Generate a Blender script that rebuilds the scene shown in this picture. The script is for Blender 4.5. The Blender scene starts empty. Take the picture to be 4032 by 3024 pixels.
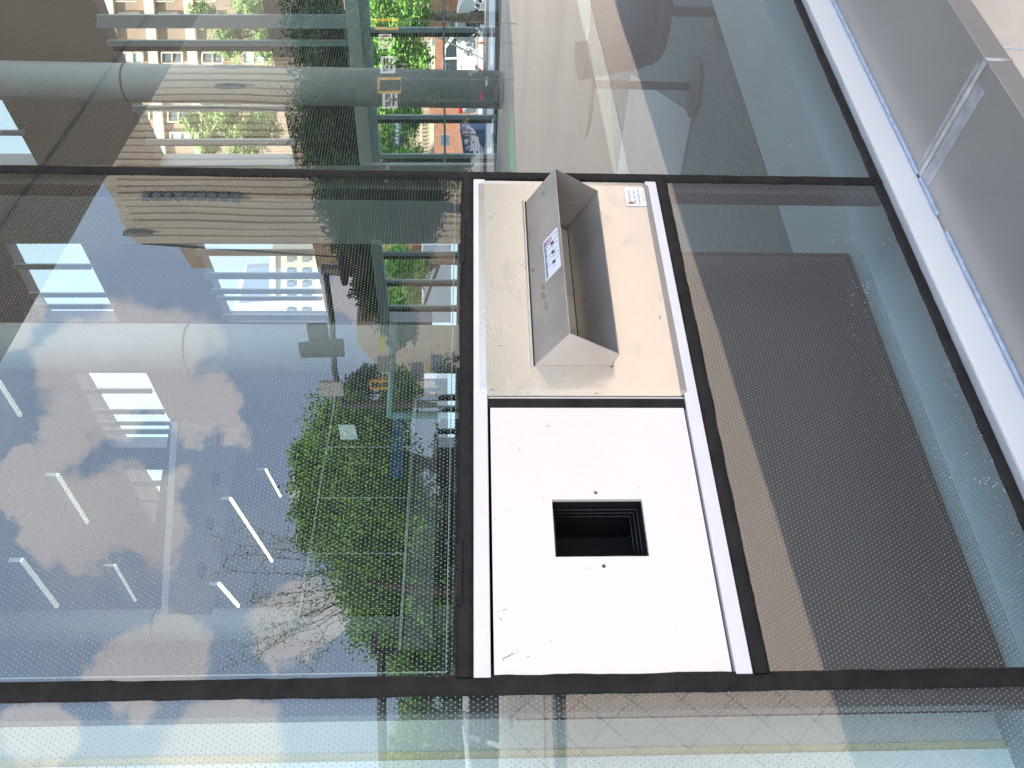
import bpy, math, random
from mathutils import Vector, Matrix
from mathutils import noise as mnoise
random.seed(7)
S = bpy.context.scene
COL = S.collection
R = math.radians

# ------------------------------------------------------------------ camera
F = 3300.0
UP = Vector((-0.99879168, -0.00214453, -0.04909776))
WX = Vector((-0.02771357, -0.80046525, 0.59873812))
UP = (UP - WX * UP.dot(WX)).normalized()
NN = UP.cross(WX)                       # into the building
CP = Vector((0.0, -1.25, 1.5))          # eye 1.25 m in front of the glass, 1.5 m up
def to_world(q): return Vector((q.dot(WX), q.dot(NN), q.dot(UP)))
cd = bpy.data.cameras.new('camera'); cam = bpy.data.objects.new('camera', cd); COL.objects.link(cam)
M = Matrix((to_world(Vector((1, 0, 0))), to_world(Vector((0, -1, 0))), to_world(Vector((0, 0, -1))))).transposed()
cam.matrix_world = Matrix.Translation(CP) @ M.to_4x4()
cd.sensor_width = 36; cd.lens = 36 * F / 4032; cd.clip_end = 2000; cd.clip_start = 0.02
S.camera = cam
S.render.resolution_x = 1024; S.render.resolution_y = 768
S.view_settings.view_transform = 'Standard'; S.view_settings.look = 'None'
S.view_settings.exposure = 1.34; S.view_settings.gamma = 1
try: S.view_settings.use_curve_mapping = False
except Exception: pass
S.render.engine = 'CYCLES'
S.cycles.max_bounces = 10; S.cycles.transparent_max_bounces = 24
S.cycles.diffuse_bounces = 5; S.cycles.glossy_bounces = 5
S.cycles.sample_clamp_indirect = 6

# survey helpers: a sight line of the photograph met with a real plane of the place
def ray(px, py): return to_world(Vector((px - 2016, py - 1512, F)) / F)
def atY(px, py, Y):
    r = ray(px, py); return CP + r * ((Y - CP.y) / r.y)
def atX(px, py, X):
    r = ray(px, py); return CP + r * ((X - CP.x) / r.x)
def atZ(px, py, Z):
    r = ray(px, py); return CP + r * ((Z - CP.z) / r.z)
def atT(px, py, t): return CP + ray(px, py) * t
def mir(p): return Vector((p.x, -p.y, p.z))
def rX(px, py, X): return mir(atX(px, py, X))     # street side, seen in the glass
def rT(px, py, t): return mir(atT(px, py, t))

# ------------------------------------------------------------------ world + sun
EL = R(52); SUNH = Vector((-0.981, 0.19, 0)).normalized()
w = bpy.data.worlds.new('World'); S.world = w; w.use_nodes = True
nt = w.node_tree; nt.nodes.clear()
def N(nt, t, **k):
    n = nt.nodes.new(t)
    for a, b in k.items(): setattr(n, a, b)
    return n
out = N(nt, 'ShaderNodeOutputWorld'); bg = N(nt, 'ShaderNodeBackground'); bg.inputs[1].default_value = 0.1
sky = N(nt, 'ShaderNodeTexSky'); sky.sky_type = 'NISHITA'; sky.sun_disc = False
sky.sun_elevation = EL; sky.sun_rotation = math.atan2(SUNH.x, SUNH.y)
sky.air_density = 1.1; sky.dust_density = 2.2; sky.ozone_density = 1.6
tc = N(nt, 'ShaderNodeTexCoord')
def L(nt, a, b): nt.links.new(a, b)
no = N(nt, 'ShaderNodeTexNoise'); no.inputs['Scale'].default_value = 11; no.inputs['Detail'].default_value = 9; no.inputs['Roughness'].default_value = .6
L(nt, tc.outputs['Generated'], no.inputs['Vector'])
no2 = N(nt, 'ShaderNodeTexNoise'); no2.inputs['Scale'].default_value = 2.2; no2.inputs['Detail'].default_value = 7; no2.inputs['Roughness'].default_value = .62
L(nt, tc.outputs['Generated'], no2.inputs['Vector'])
def mth(nt, op, a, b=None, c=None, clamp=False):
    n = N(nt, 'ShaderNodeMath', operation=op); n.use_clamp = clamp
    for i, v in enumerate((a, b, c)):
        if v is None: continue
        if hasattr(v, 'is_output'): L(nt, v, n.inputs[i])
        else: n.inputs[i].default_value = v
    return n.outputs[0]
# cumulus banks where they stood over the street
acc = None
wc_ = N(nt, 'ShaderNodeTexNoise'); wc_.inputs['Scale'].default_value = 6.5; wc_.inputs['Detail'].default_value = 8; wc_.inputs['Roughness'].default_value = .62
L(nt, tc.outputs['Generated'], wc_.inputs['Vector'])
wsub = N(nt, 'ShaderNodeVectorMath', operation='SUBTRACT'); L(nt, wc_.outputs['Color'], wsub.inputs[0]); wsub.inputs[1].default_value = (.5, .5, .5)
wsc = N(nt, 'ShaderNodeVectorMath', operation='SCALE'); L(nt, wsub.outputs[0], wsc.inputs[0]); wsc.inputs['Scale'].default_value = .20
wadd = N(nt, 'ShaderNodeVectorMath', operation='ADD'); L(nt, tc.outputs['Generated'], wadd.inputs[0]); L(nt, wsc.outputs[0], wadd.inputs[1])
wn_ = N(nt, 'ShaderNodeVectorMath', operation='NORMALIZE'); L(nt, wadd.outputs[0], wn_.inputs[0])
for px, py, r in ((440, 1560, 3.6), (640, 1430, 3.4), (330, 1990, 3.0), (500, 2040, 3.2), (130, 1930, 1.6), (820, 1640, 2.4), (260, 1780, 2.0), (50, 1300, 2.6), (620, 2560, 3.0), (850, 2950, 3.6), (150, 2900, 2.4), (1330, 1090, 2.4), (1180, 2480, 2.6), (1210, 1960, 1.5)):
    v = ray(px, py); v = Vector((v.x, -v.y, v.z)).normalized()
    d = N(nt, 'ShaderNodeVectorMath', operation='DOT_PRODUCT'); L(nt, wn_.outputs[0], d.inputs[0]); d.inputs[1].default_value = v
    m = N(nt, 'ShaderNodeMapRange'); L(nt, d.outputs['Value'], m.inputs[0])
    m.inputs[1].default_value = math.cos(R(r * 1.35)); m.inputs[2].default_value = math.cos(R(r * .3)); m.interpolation_type = 'SMOOTHSTEP'; m.inputs[3].default_value = 0; m.inputs[4].default_value = 1
    acc = m.outputs[0] if acc is None else mth(nt, 'MAXIMUM', acc, m.outputs[0])
s1 = mth(nt, 'MULTIPLY_ADD', no.outputs[0], 1.8, -.92)
s2 = mth(nt, 'ADD', mth(nt, 'MULTIPLY', acc, 1.15), s1)
s3 = N(nt, 'ShaderNodeMapRange'); s3.interpolation_type = 'SMOOTHSTEP'; L(nt, s2, s3.inputs[0])
s3.inputs[1].default_value = .38; s3.inputs[2].default_value = .95
g = N(nt, 'ShaderNodeMapRange'); g.interpolation_type = 'SMOOTHSTEP'; L(nt, no2.outputs[0], g.inputs[0])
g.inputs[1].default_value = .50; g.inputs[2].default_value = .75; g.inputs[4].default_value = .5
mask = mth(nt, 'MAXIMUM', s3.outputs[0], g.outputs[0])
base = N(nt, 'ShaderNodeMixRGB'); base.inputs[0].default_value = .72; L(nt, sky.outputs[0], base.inputs[1]); base.inputs[2].default_value = (7.4, 9.8, 14.0, 1)
cc = N(nt, 'ShaderNodeMixRGB'); L(nt, no2.outputs[0], cc.inputs[0]); cc.inputs[1].default_value = (19.0, 18.0, 18.4, 1); cc.inputs[2].default_value = (9.0, 8.8, 9.8, 1)
mx = N(nt, 'ShaderNodeMixRGB'); L(nt, mask, mx.inputs[0]); L(nt, base.outputs[0], mx.inputs[1]); L(nt, cc.outputs[0], mx.inputs[2])
sxyz = N(nt, 'ShaderNodeSeparateXYZ'); L(nt, tc.outputs['Generated'], sxyz.inputs[0])
vm = N(nt, 'ShaderNodeMapRange'); L(nt, sxyz.outputs[1], vm.inputs[0]); vm.inputs[1].default_value = 0; vm.inputs[2].default_value = .35; vm.inputs[4].default_value = .8
veil = N(nt, 'ShaderNodeMixRGB'); L(nt, vm.outputs[0], veil.inputs[0]); L(nt, mx.outputs[0], veil.inputs[1]); veil.inputs[2].default_value = (2.5, 3.2, 3.5, 1)
L(nt, veil.outputs[0], bg.inputs[0]); L(nt, bg.outputs[0], out.inputs[0])
sl = bpy.data.lights.new('sun', 'SUN'); sl.energy = 4.8; sl.angle = R(.5); sl.color = (1, .95, .87)
so = bpy.data.objects.new('sun', sl); COL.objects.link(so)
sd = (SUNH * math.cos(EL) + Vector((0, 0, math.sin(EL))))
so.rotation_euler = (-sd).to_track_quat('-Z', 'Y').to_euler(); so.location = (0, 0, 60)

# ------------------------------------------------------------------ materials
def pmat(name, col, rough=.6, metal=0, spec=.5, noise=None, bump=None, emit=None, aniso=0):
    m = bpy.data.materials.new(name); m.use_nodes = True; t = m.node_tree
    p = t.nodes['Principled BSDF']
    p.inputs['Base Color'].default_value = (*col, 1); p.inputs['Roughness'].default_value = rough
    p.inputs['Metallic'].default_value = metal; p.inputs['Specular IOR Level'].default_value = spec
    if aniso: p.inputs['Anisotropic'].default_value = aniso
    tcn = N(t, 'ShaderNodeTexCoord')
    if noise:                                    # (scale, amount, stretch)
        sc, am, st = noise
        mp = N(t, 'ShaderNodeMapping'); mp.inputs['Scale'].default_value = st
        L(t, tcn.outputs['Object'], mp.inputs[0])
        n = N(t, 'ShaderNodeTexNoise'); n.inputs['Scale'].default_value = sc; n.inputs['Detail'].default_value = 6
        L(t, mp.outputs[0], n.inputs['Vector'])
        mr = N(t, 'ShaderNodeMapRange'); mr.inputs[1].default_value = .25; mr.inputs[2].default_value = .75
        mr.inputs[3].default_value = 1 - am; mr.inputs[4].default_value = 1 + am; L(t, n.outputs[0], mr.inputs[0])
        mm = N(t, 'ShaderNodeMixRGB', blend_type='MULTIPLY'); mm.inputs[0].default_value = 1; mm.inputs[1].default_value = (*col, 1)
        L(t, mr.outputs[0], mm.inputs[2]); L(t, mm.outputs[0], p.inputs['Base Color'])
    if bump:
        sc, st, dist = bump
        mp = N(t, 'ShaderNodeMapping'); mp.inputs['Scale'].default_value = st
        L(t, tcn.outputs['Object'], mp.inputs[0])
        n = N(t, 'ShaderNodeTexNoise'); n.inputs['Scale'].default_value = sc; n.inputs['Detail'].default_value = 5
        L(t, mp.outputs[0], n.inputs['Vector'])
        b = N(t, 'ShaderNodeBump'); b.inputs['Strength'].default_value = .6; b.inputs['Distance'].default_value = dist
        L(t, n.outputs[0], b.inputs['Height']); L(t, b.outputs[0], p.inputs['Normal'])
    if emit:
        p.inputs['Emission Color'].default_value = (*emit[0], 1); p.inputs['Emission Strength'].default_value = emit[1]
    return m
I3 = (1, 1, 1)
MT = {}
def mk(n, *a, **k): MT[n] = pmat(n, *a, **k)
mk('rubber', (.014, .0125, .011), .6, spec=.22, noise=(24, .6, (1, 1, 1)), bump=(55, (1, 1, 1), .008))
mk('anodised', (.012, .012, .013), .35)
mk('trim', (.72, .685, .675), .42, noise=(9, .04, I3))
mk('white', (.79, .71, .64), .38, noise=(2.2, .035, I3))
mk('gapblack', (.004, .004, .004), .8)
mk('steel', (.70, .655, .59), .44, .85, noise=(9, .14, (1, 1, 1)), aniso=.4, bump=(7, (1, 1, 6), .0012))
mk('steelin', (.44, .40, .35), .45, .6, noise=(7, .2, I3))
mk('silver', (.78, .74, .70), .38, .25, noise=(3, .05, I3))
mk('lip', (.50, .50, .49), .5, .1, noise=(8, .12, I3))
mk('ledge', (.40, .37, .33), .36, .55, noise=(2.5, .08, I3), bump=(180, I3, .0004))
mk('bead', (.38, .43, .52), .5, noise=(60, .25, I3))
mk('seal', (.52, .47, .42), .5, noise=(25, .3, I3))
mk('residue', (.43, .42, .42), .48, .35, noise=(30, .25, I3))
mk('stone', (.62, .50, .38), .85, noise=(8, .13, I3), bump=(40, I3, .004))
mk('sticker', (.80, .80, .84), .3)
mk('ink', (.12, .11, .14), .5)
mk('inkblack', (.02, .02, .02), .5)
mk('inkred', (.50, .035, .03), .5)
mk('inkgrey', (.25, .25, .27), .5)
mk('copper', (.42, .13, .05), .5); mk('gold', (.7, .33, .1), .5)
mk('flapsteel', (.50, .48, .43), .5, .7, noise=(12, .15, I3)); mk('steelwire', (.3, .3, .3), .4, 1)
mk('pavement', (.53, .41, .33), .85, noise=(.35, .12, (1, .25, 1)), bump=(30, I3, .01))
mk('sunband', (.80, .70, .59), .8, noise=(3, .08, I3))  # paler paving tone that stands in for a strip of sun
mk('asphalt', (.16, .15, .15), .9, noise=(1.5, .2, I3))
mk('sidewalk', (.5, .48, .45), .85, noise=(.7, .1, I3))
mk('kerb', (.45, .44, .42), .8)
mk('bikegreen', (.10, .42, .09), .7, noise=(2, .15, I3))
mk('linewhite', (.75, .75, .75), .7)
mk('grass', (.07, .13, .03), .9, noise=(.6, .3, I3))
mk('carpet', (.035, .036, .036), .95, noise=(25, .3, I3))
mk('floorlight', (.50, .50, .50), .5, noise=(3, .05, I3))
mk('floorgreen', (.16, .20, .19), .9, noise=(20, .15, I3))
mk('sillin', (.34, .42, .45), .35, noise=(4, .08, I3))
mk('wallin', (.27, .26, .28), .8, noise=(.8, .05, I3))
mk('ceilbrown', (.20, .165, .13), .8, noise=(.6, .08, I3))
mk('soffit', (.26, .23, .19), .7, noise=(.8, .06, I3)); mk('ceil', (.34, .35, .38), .8, noise=(.5, .05, I3))
mk('column', (.36, .37, .35), .45, noise=(1.2, .06, I3))
mk('mullgreen', (.28, .36, .35), .5); mk('beamgreen', (.50, .55, .47), .6)
mk('barpale', (.40, .44, .45), .5); mk('platformwood', (.46, .36, .29), .5, noise=(2, .08, (1, 1, .1))); mk('darkbrown', (.022, .018, .015), .6)
mk('lampwhite', (.9, .9, .8), .5, emit=((1, .93, .58), 1.5))
mk('lampdim', (.9, .9, .85), .5, emit=((1, .97, .85), .13))
mk('partpale', (.88, .90, .89), .6, noise=(2, .05, I3)); mk('partgrey', (.56, .58, .56), .6, noise=(2, .06, I3)); mk('parttan', (.62, .55, .36), .6, noise=(5, .12, I3))
mk('chairgrey', (.085, .08, .078), .7); mk('chairblue', (.10, .12, .17), .6)
mk('darkpanel', (.012, .02, .010), .6); mk('linepale', (.30, .33, .32), .5); mk('counter', (.11, .115, .105), .6)
mk('leafdark', (.035, .085, .022), .7, noise=(1.6, .5, I3)); mk('leafmid', (.22, .42, .06), .7, noise=(1.5, .45, I3)); mk('leaflight', (.22, .33, .09), .7, noise=(1.2, .35, I3))
mk('leafpale', (.36, .44, .2), .7, noise=(1.2, .3, I3))
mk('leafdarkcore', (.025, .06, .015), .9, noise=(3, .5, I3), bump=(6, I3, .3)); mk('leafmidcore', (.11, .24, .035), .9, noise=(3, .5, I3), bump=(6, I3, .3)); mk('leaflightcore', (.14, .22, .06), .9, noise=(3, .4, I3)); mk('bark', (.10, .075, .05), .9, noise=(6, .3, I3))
mk('twig', (.10, .08, .05), .9)
mk('towerdark', (.14, .12, .10), .8); mk('towerstone', (.46, .37, .28), .85, noise=(.5, .14, (1, 1, .25)))
mk('creamstone', (.55, .49, .36), .8, noise=(.8, .08, I3)); mk('tanbrick', (.30, .21, .15), .85, noise=(1, .12, I3))
mk('windowglass', (.10, .12, .14), .12, 0, .8); mk('windowpale', (.45, .5, .52), .3); mk('greybuilding', (.30, .32, .34), .8, noise=(.3, .08, I3)); mk('olive', (.30, .30, .24), .8)
mk('orangestone', (.36, .26, .17), .85, noise=(.7, .15, I3))
mk('carwhite', (.78, .79, .78), .2); mk('cardark', (.025, .032, .04), .15, .3); mk('carglass', (.03, .04, .05), .05); mk('tyre', (.02, .02, .02), .8); mk('rim', (.45, .45, .45), .3, .8)
mk('redlamp', (.5, .01, .02), .25); mk('headlamp', (.7, .7, .7), .15); mk('plate', (.7, .7, .65), .5)
mk('orange', (.75, .20, .03), .6); mk('blue', (.015, .06, .16), .4); mk('signblue', (.03, .04, .25), .4); mk('signyellow', (.72, .38, .02), .5); mk('galv', (.30, .34, .33), .5, .5); mk('signback', (.10, .10, .09), .6)
mk('signalteal', (.16, .36, .32), .6); mk('limeyellow', (.55, .6, .08), .5); mk('fencewire', (.006, .006, .006), .6)
mk('brickred', (.30, .13, .08), .9, noise=(3, .2, I3)); mk('skin', (.5, .32, .24), .6); mk('cloth', (.03, .035, .045), .9)
mk('poster', (.6, .7, .68), .5); mk('pinkish', (.5, .25, .3), .6)

def glass_front():
    m = bpy.data.materials.new('dotted_glass'); m.use_nodes = True; t = m.node_tree; t.nodes.clear()
    o = N(t, 'ShaderNodeOutputMaterial')
    lw = N(t, 'ShaderNodeLayerWeight'); lw.inputs[0].default_value = .5       # Facing = 1-cos
    p5 = mth(t, 'POWER', lw.outputs['Facing'], 5)
    f = mth(t, 'MULTIPLY_ADD', p5, .96, .036)
    r = mth(t, 'SUBTRACT', 1, mth(t, 'POWER', mth(t, 'SUBTRACT', 1, f), 3.3))
    tr = N(t, 'ShaderNodeBsdfTransparent'); tr.inputs[0].default_value = (.87, .945, .915, 1)
    gl = N(t, 'ShaderNodeBsdfGlossy'); gl.inputs['Roughness'].default_value = 0.0; gl.inputs[0].default_value = (.97, 1, 1, 1)
    tcn = N(t, 'ShaderNodeTexCoord')
    # very slight roller-wave distortion of the tempered pane
    wn = N(t, 'ShaderNodeTexNoise'); wn.inputs['Scale'].default_value = 1.6; wn.inputs['Detail'].default_value = 1
    L(t, tcn.outputs['Object'], wn.inputs['Vector'])
    bp = N(t, 'ShaderNodeBump'); bp.inputs['Strength'].default_value = 1; bp.inputs['Distance'].default_value = .0012
    L(t, wn.outputs[0], bp.inputs['Height']); L(t, bp.outputs[0], gl.inputs['Normal'])
    mix = N(t, 'ShaderNodeMixShader'); L(t, r, mix.inputs[0]); L(t, tr.outputs[0], mix.inputs[1]); L(t, gl.outputs[0], mix.inputs[2])
    # staggered ceramic dots, 7.5 mm hexagonal pitch
    sx = N(t, 'ShaderNodeSeparateXYZ'); L(t, tcn.outputs['Object'], sx.inputs[0])
    a, b = .0075, .0130
    def lat(off):
        u = mth(t, 'SUBTRACT', mth(t, 'FRACT', mth(t, 'MULTIPLY_ADD', sx.outputs[0], 1 / a, 500 + off)), .5)
        v = mth(t, 'SUBTRACT', mth(t, 'FRACT', mth(t, 'MULTIPLY_ADD', sx.outputs[2], 1 / b, 500 + off)), .5)
        u = mth(t, 'MULTIPLY', u, a); v = mth(t, 'MULTIPLY', v, b)
        return mth(t, 'SQRT', mth(t, 'ADD', mth(t, 'MULTIPLY', u, u), mth(t, 'MULTIPLY', v, v)))
    dm = mth(t, 'MINIMUM', lat(0), lat(.5))
    dot = mth(t, 'LESS_THAN', dm, .00096)
    df = N(t, 'ShaderNodeBsdfDiffuse'); df.inputs[0].default_value = (.31, .33, .32, 1)
    # dust speckles, thicker low on the pane
    vo = N(t, 'ShaderNodeTexVoronoi'); vo.inputs['Scale'].default_value = 95; L(t, tcn.outputs['Object'], vo.inputs['Vector'])
    n2 = N(t, 'ShaderNodeTexNoise'); n2.inputs['Scale'].default_value = 5; n2.inputs['Detail'].default_value = 3; L(t, tcn.outputs['Object'], n2.inputs['Vector'])
    low = N(t, 'ShaderNodeMapRange'); L(t, sx.outputs[2], low.inputs[0]); low.inputs[1].default_value = 1.0; low.inputs[2].default_value = .56; low.inputs[3].default_value = 0; low.inputs[4].default_value = .40
    thr = mth(t, 'MULTIPLY', mth(t, 'MULTIPLY_ADD', n2.outputs[0], 2.2, -.75, True), low.outputs[0])
    spk = mth(t, 'MULTIPLY', mth(t, 'LESS_THAN', vo.outputs['Distance'], thr), .7)
    cov = mth(t, 'MAXIMUM', mth(t, 'MULTIPLY', dot, .95), spk)
    haze = mth(t, 'MAXIMUM', cov, .006)
    mix2 = N(t, 'ShaderNodeMixShader'); L(t, haze, mix2.inputs[0]); L(t, mix.outputs[0], mix2.inputs[1]); L(t, df.outputs[0], mix2.inputs[2])
    L(t, mix2.outputs[0], o.inputs[0]); return m
def glass_plain(name, col):
    m = bpy.data.materials.new(name); m.use_nodes = True; t = m.node_tree; t.nodes.clear()
    o = N(t, 'ShaderNodeOutputMaterial'); tr = N(t, 'ShaderNodeBsdfTransparent'); tr.inputs[0].default_value = (*col, 1)
    L(t, tr.outputs[0], o.inputs[0]); return m
MT['glass'] = glass_front(); MT['glassback'] = glass_plain('glass_back', (.97, .99, .98))

def plate_mat():
    m = pmat('brushed_plate', (.54, .525, .48), .27, .78, aniso=.3); t = m.node_tree; p = t.nodes['Principled BSDF']
    tcn = N(t, 'ShaderNodeTexCoord')
    mp = N(t, 'ShaderNodeMapping'); mp.inputs['Scale'].default_value = (1, 1, 22); L(t, tcn.outputs['Object'], mp.inputs[0])
    n = N(t, 'ShaderNodeTexNoise'); n.inputs['Scale'].default_value = 40; n.inputs['Detail'].default_value = 4; L(t, mp.outputs[0], n.inputs['Vector'])
    big = N(t, 'ShaderNodeTexNoise'); big.inputs['Scale'].default_value = 9; big.inputs['Detail'].default_value = 2; L(t, tcn.outputs['Object'], big.inputs['Vector'])
    wr = N(t, 'ShaderNodeTexNoise'); wr.inputs['Scale'].default_value = 120; wr.inputs['Detail'].default_value = 5; wr.inputs['Distortion'].default_value = 1.5; L(t, tcn.outputs['Object'], wr.inputs['Vector'])
    mk_ = mth(t, 'MULTIPLY_ADD', big.outputs[0], 3.2, -1.75, True)
    h = mth(t, 'ADD', mth(t, 'MULTIPLY', mth(t, 'MULTIPLY', wr.outputs[0], mk_), 1.6), mth(t, 'MULTIPLY', n.outputs[0], .12))
    b = N(t, 'ShaderNodeBump'); b.inputs['Strength'].default_value = .55; b.inputs['Distance'].default_value = .0016
    L(t, h, b.inputs['Height']); L(t, b.outputs[0], p.inputs['Normal'])
    ro = mth(t, 'MULTIPLY_ADD', mth(t, 'MULTIPLY', wr.outputs[0], mk_), .22, .24); L(t, ro, p.inputs['Roughness'])
    return m
MT['brushed'] = plate_mat()

# ------------------------------------------------------------------ mesh helpers
class MB:
    def __init__(s): s.v = []; s.f = []; s.m = []
    def add(s, vs, fs, mi=0):
        o = len(s.v); s.v += [tuple(v) for v in vs]; s.f += [tuple(i + o for i in f) for f in fs]; s.m += [mi] * len(fs); return s
    def box(s, a, b, mi=0):
        x0, x1 = sorted((a[0], b[0])); y0, y1 = sorted((a[1], b[1])); z0, z1 = sorted((a[2], b[2]))
        vs = [(x0, y0, z0), (x1, y0, z0), (x1, y1, z0), (x0, y1, z0), (x0, y0, z1), (x1, y0, z1), (x1, y1, z1), (x0, y1, z1)]
        return s.add(vs, [(0, 3, 2, 1), (4, 5, 6, 7), (0, 1, 5, 4), (1, 2, 6, 5), (2, 3, 7, 6), (3, 0, 4, 7)], mi)
    def slab(s, pts, vec, mi=0):
        n = len(pts); vec = Vector(vec); a = [Vector(p) for p in pts]; b = [p + vec for p in a]
        return s.add(a + b, [tuple(range(n)), tuple(range(2 * n - 1, n - 1, -1))] + [(i, i + n, (i + 1) % n + n, (i + 1) % n) for i in range(n)], mi)
    def tube(s, pts, r, seg=8, mi=0):
        pts = [Vector(p) for p in pts]; rs = r if isinstance(r, (list, tuple)) else [r] * len(pts); vs = []
        for i, p in enumerate(pts):
            d = (pts[min(i + 1, len(pts) - 1)] - pts[max(i - 1, 0)]).normalized()
            u = d.orthogonal().normalized() if i == 0 else (u - d * u.dot(d)).normalized(); w_ = d.cross(u)
            vs += [p + (u * math.cos(2 * math.pi * k / seg) + w_ * math.sin(2 * math.pi * k / seg)) * rs[i] for k in range(seg)]
        n = len(pts); fs = [(i * seg + k, i * seg + (k + 1) % seg, (i + 1) * seg + (k + 1) % seg, (i + 1) * seg + k) for i in range(n - 1) for k in range(seg)]
        fs += [tuple(range(seg - 1, -1, -1)), tuple((n - 1) * seg + k for k in range(seg))]
        return s.add(vs, fs, mi)
    def build(s, name, mats, parent=None, smooth=False, bevel=0):
        me = bpy.data.meshes.new(name); me.from_pydata(s.v, [], s.f); me.update()
        if isinstance(mats, str): mats = [mats]
        for k in mats: me.materials.append(MT[k])
        me.polygons.foreach_set('material_index', s.m)
        if smooth: me.polygons.foreach_set('use_smooth', [True] * len(s.f))
        o = bpy.data.objects.new(name, me); COL.objects.link(o)
        if bevel:
            b = o.modifiers.new('bevel', 'BEVEL'); b.width = bevel; b.segments = 2; b.limit_method = 'ANGLE'
        if parent:
            o.parent = parent; o.matrix_parent_inverse = Matrix.Translation(-parent.location) if parent.type == 'EMPTY' else Matrix()
        me.update(); return o
def empty(name, loc): 
    o = bpy.data.objects.new(name, None); o.location = loc; o.empty_display_size = .1; COL.objects.link(o); return o
def tag(o, label=None, cat=None, group=None, kind=None):
    if label: o['label'] = label
    if cat: o['category'] = cat
    if group: o['group'] = group
    if kind: o['kind'] = kind
    return o
def thing(name, loc, label, cat, group=None): return tag(empty(name, loc), label, cat, group)
def text_mb(mb, txt, origin, ux, uz, size, mi=0, off=Vector((0, -.0004, 0))):
    c = bpy.data.curves.new('t', 'FONT'); c.body = txt; c.size = 1; c.resolution_u = 2
    o = bpy.data.objects.new('t', c); me = o.to_mesh()
    vs = [Vector(origin) + off + Vector(ux) * (v.co.x * size) + Vector(uz) * (v.co.y * size) for v in me.vertices]
    mb.add(vs, [tuple(p.vertices) for p in me.polygons], mi); wd = max((v.co.x for v in me.vertices), default=0) * size
    o.to_mesh_clear(); bpy.data.objects.remove(o); bpy.data.curves.remove(c); return wd

# ------------------------------------------------------------------ facade
D = 1.25
TX0, TX1 = .3145 * D, 1.210 * D; TZ1, TZ0 = 1.5 - .004 * D, 1.5 - .3375 * D
GZ = 1.5 - .764 * D                       # foot of the glass
BAY = 1.147; M2 = .3065 * D; M1 = 1.223 * D; TOP = 10.9
lib = tag(empty('glass_fronted_building', (0, 0, 0)), 'glass fronted building with dotted panes, dark joints, and grey metal ledge', 'building')
def gasket(mb, p0, p1, wd, bulge=.006, wob=.0012, along='x', n=None):
    p0 = Vector(p0); p1 = Vector(p1); ln = (p1 - p0).length; n = n or max(8, int(ln / .012)); d = (p1 - p0).normalized()
    side = Vector((0, 0, 1)) if abs(d.x) > .5 else Vector((1, 0, 0)); prof = [(-.5, .004), (-.46, -.35), (-.2, -1), (.0, -.72), (.24, -.95), (.47, -.3), (.5, .004)]
    vs = []
    for i in range(n + 1):
        q = p0 + (p1 - p0) * i / n
        ea = mnoise.noise(q * 22 + Vector((3, 1, 9))) * wob + mnoise.noise(q * 90) * wob * .45; eb = mnoise.noise(q * 19 + Vector((7, 7, 2))) * wob + mnoise.noise(q * 80 + Vector((1, 4, 0))) * wob * .45
        hb = 1 + .3 * mnoise.noise(q * 9)
        for j, (a, b) in enumerate(prof):
            e = ea if a < 0 else eb
            vs.append(q + side * (a * wd + (e if abs(a) > .4 else 0)) + Vector((0, 1, 0)) * (b * bulge * hb if j not in (0, 6) else .003))
    k = len(prof); fs = [(i * k + j, i * k + j + 1, (i + 1) * k + j + 1, (i + 1) * k + j) for i in range(n) for j in range(k - 1)]
    mb.add(vs, fs)
def pane(x0, x1, z0, z1):
    wn = empty('window', (0, 0, 0)); wn.parent = lib
    mb = MB(); mb.box((x0, 0, z0), (x1, .008, z1)); mb.m = [1, 1, 0, 1, 1, 1]
    return mb.build('window', ['glass', 'glassback'], lib)
xs = [M2 + BAY * k for k in range(-9, 10)]
def pane(x0, x1, z0, z1):
    mb = MB(); mb.box((x0, 0, z0), (x1, .008, z1)); mb.m = [1, 1, 0, 1, 1, 1]
    return mb.build('window', ['glass', 'glassback'], lib)
for k in range(len(xs) - 1):
    a, b = xs[k], xs[k + 1]
    if k == 9:
        pane(a, b, TZ1 + .013, TOP); pane(a, b, GZ, TZ0 - .013)
    else: pane(a, b, GZ, TOP)
for k, x in enumerate(xs):
    g = MB(); near = 7 <= k <= 12
    wd = .030 if k == 9 else .026
    gasket(g, (x, -.001, GZ - .002), (x, -.001, 4.0), wd, .005, .0016 if near else 0, n=None if near else 4)
    if near: gasket(g, (x, -.001, 4.0), (x, -.001, TOP), wd, .005, 0, n=4)
    g.build('joint_seal', 'rubber', lib, smooth=True)
    m = MB(); m.box((x - .036, .0095, GZ - .01), (x + .019, .045, TOP)); m.box((x - .02, .045, GZ - .01), (x + .012, .06, TOP))
    m.build('mullion', 'anodised', lib, bevel=.003)
# transoms round the panel bay
g = MB(); gasket(g, (M2 + .01, -.002, TZ1 + .0135), (M1 - .012, -.002, TZ1 + .0135), .0275, .007, .0016); g.build('joint_seal', 'rubber', lib, smooth=True)
g = MB(); gasket(g, (M2 + .01, -.002, TZ0 - .0135), (M1 - .012, -.002, TZ0 - .0135), .0275, .007, .0018); g.build('joint_seal', 'rubber', lib, smooth=True)
m = MB(); m.box((M2 + .036, .012, TZ1 - .03), (M1 - .036, .14, TZ1 + .034)); m.build('transom', 'anodised', lib)
m = MB(); m.box((M2 + .036, .012, TZ0 - .034), (M1 - .036, .14, TZ0 + .03)); m.build('transom', 'anodised', lib)
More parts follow.
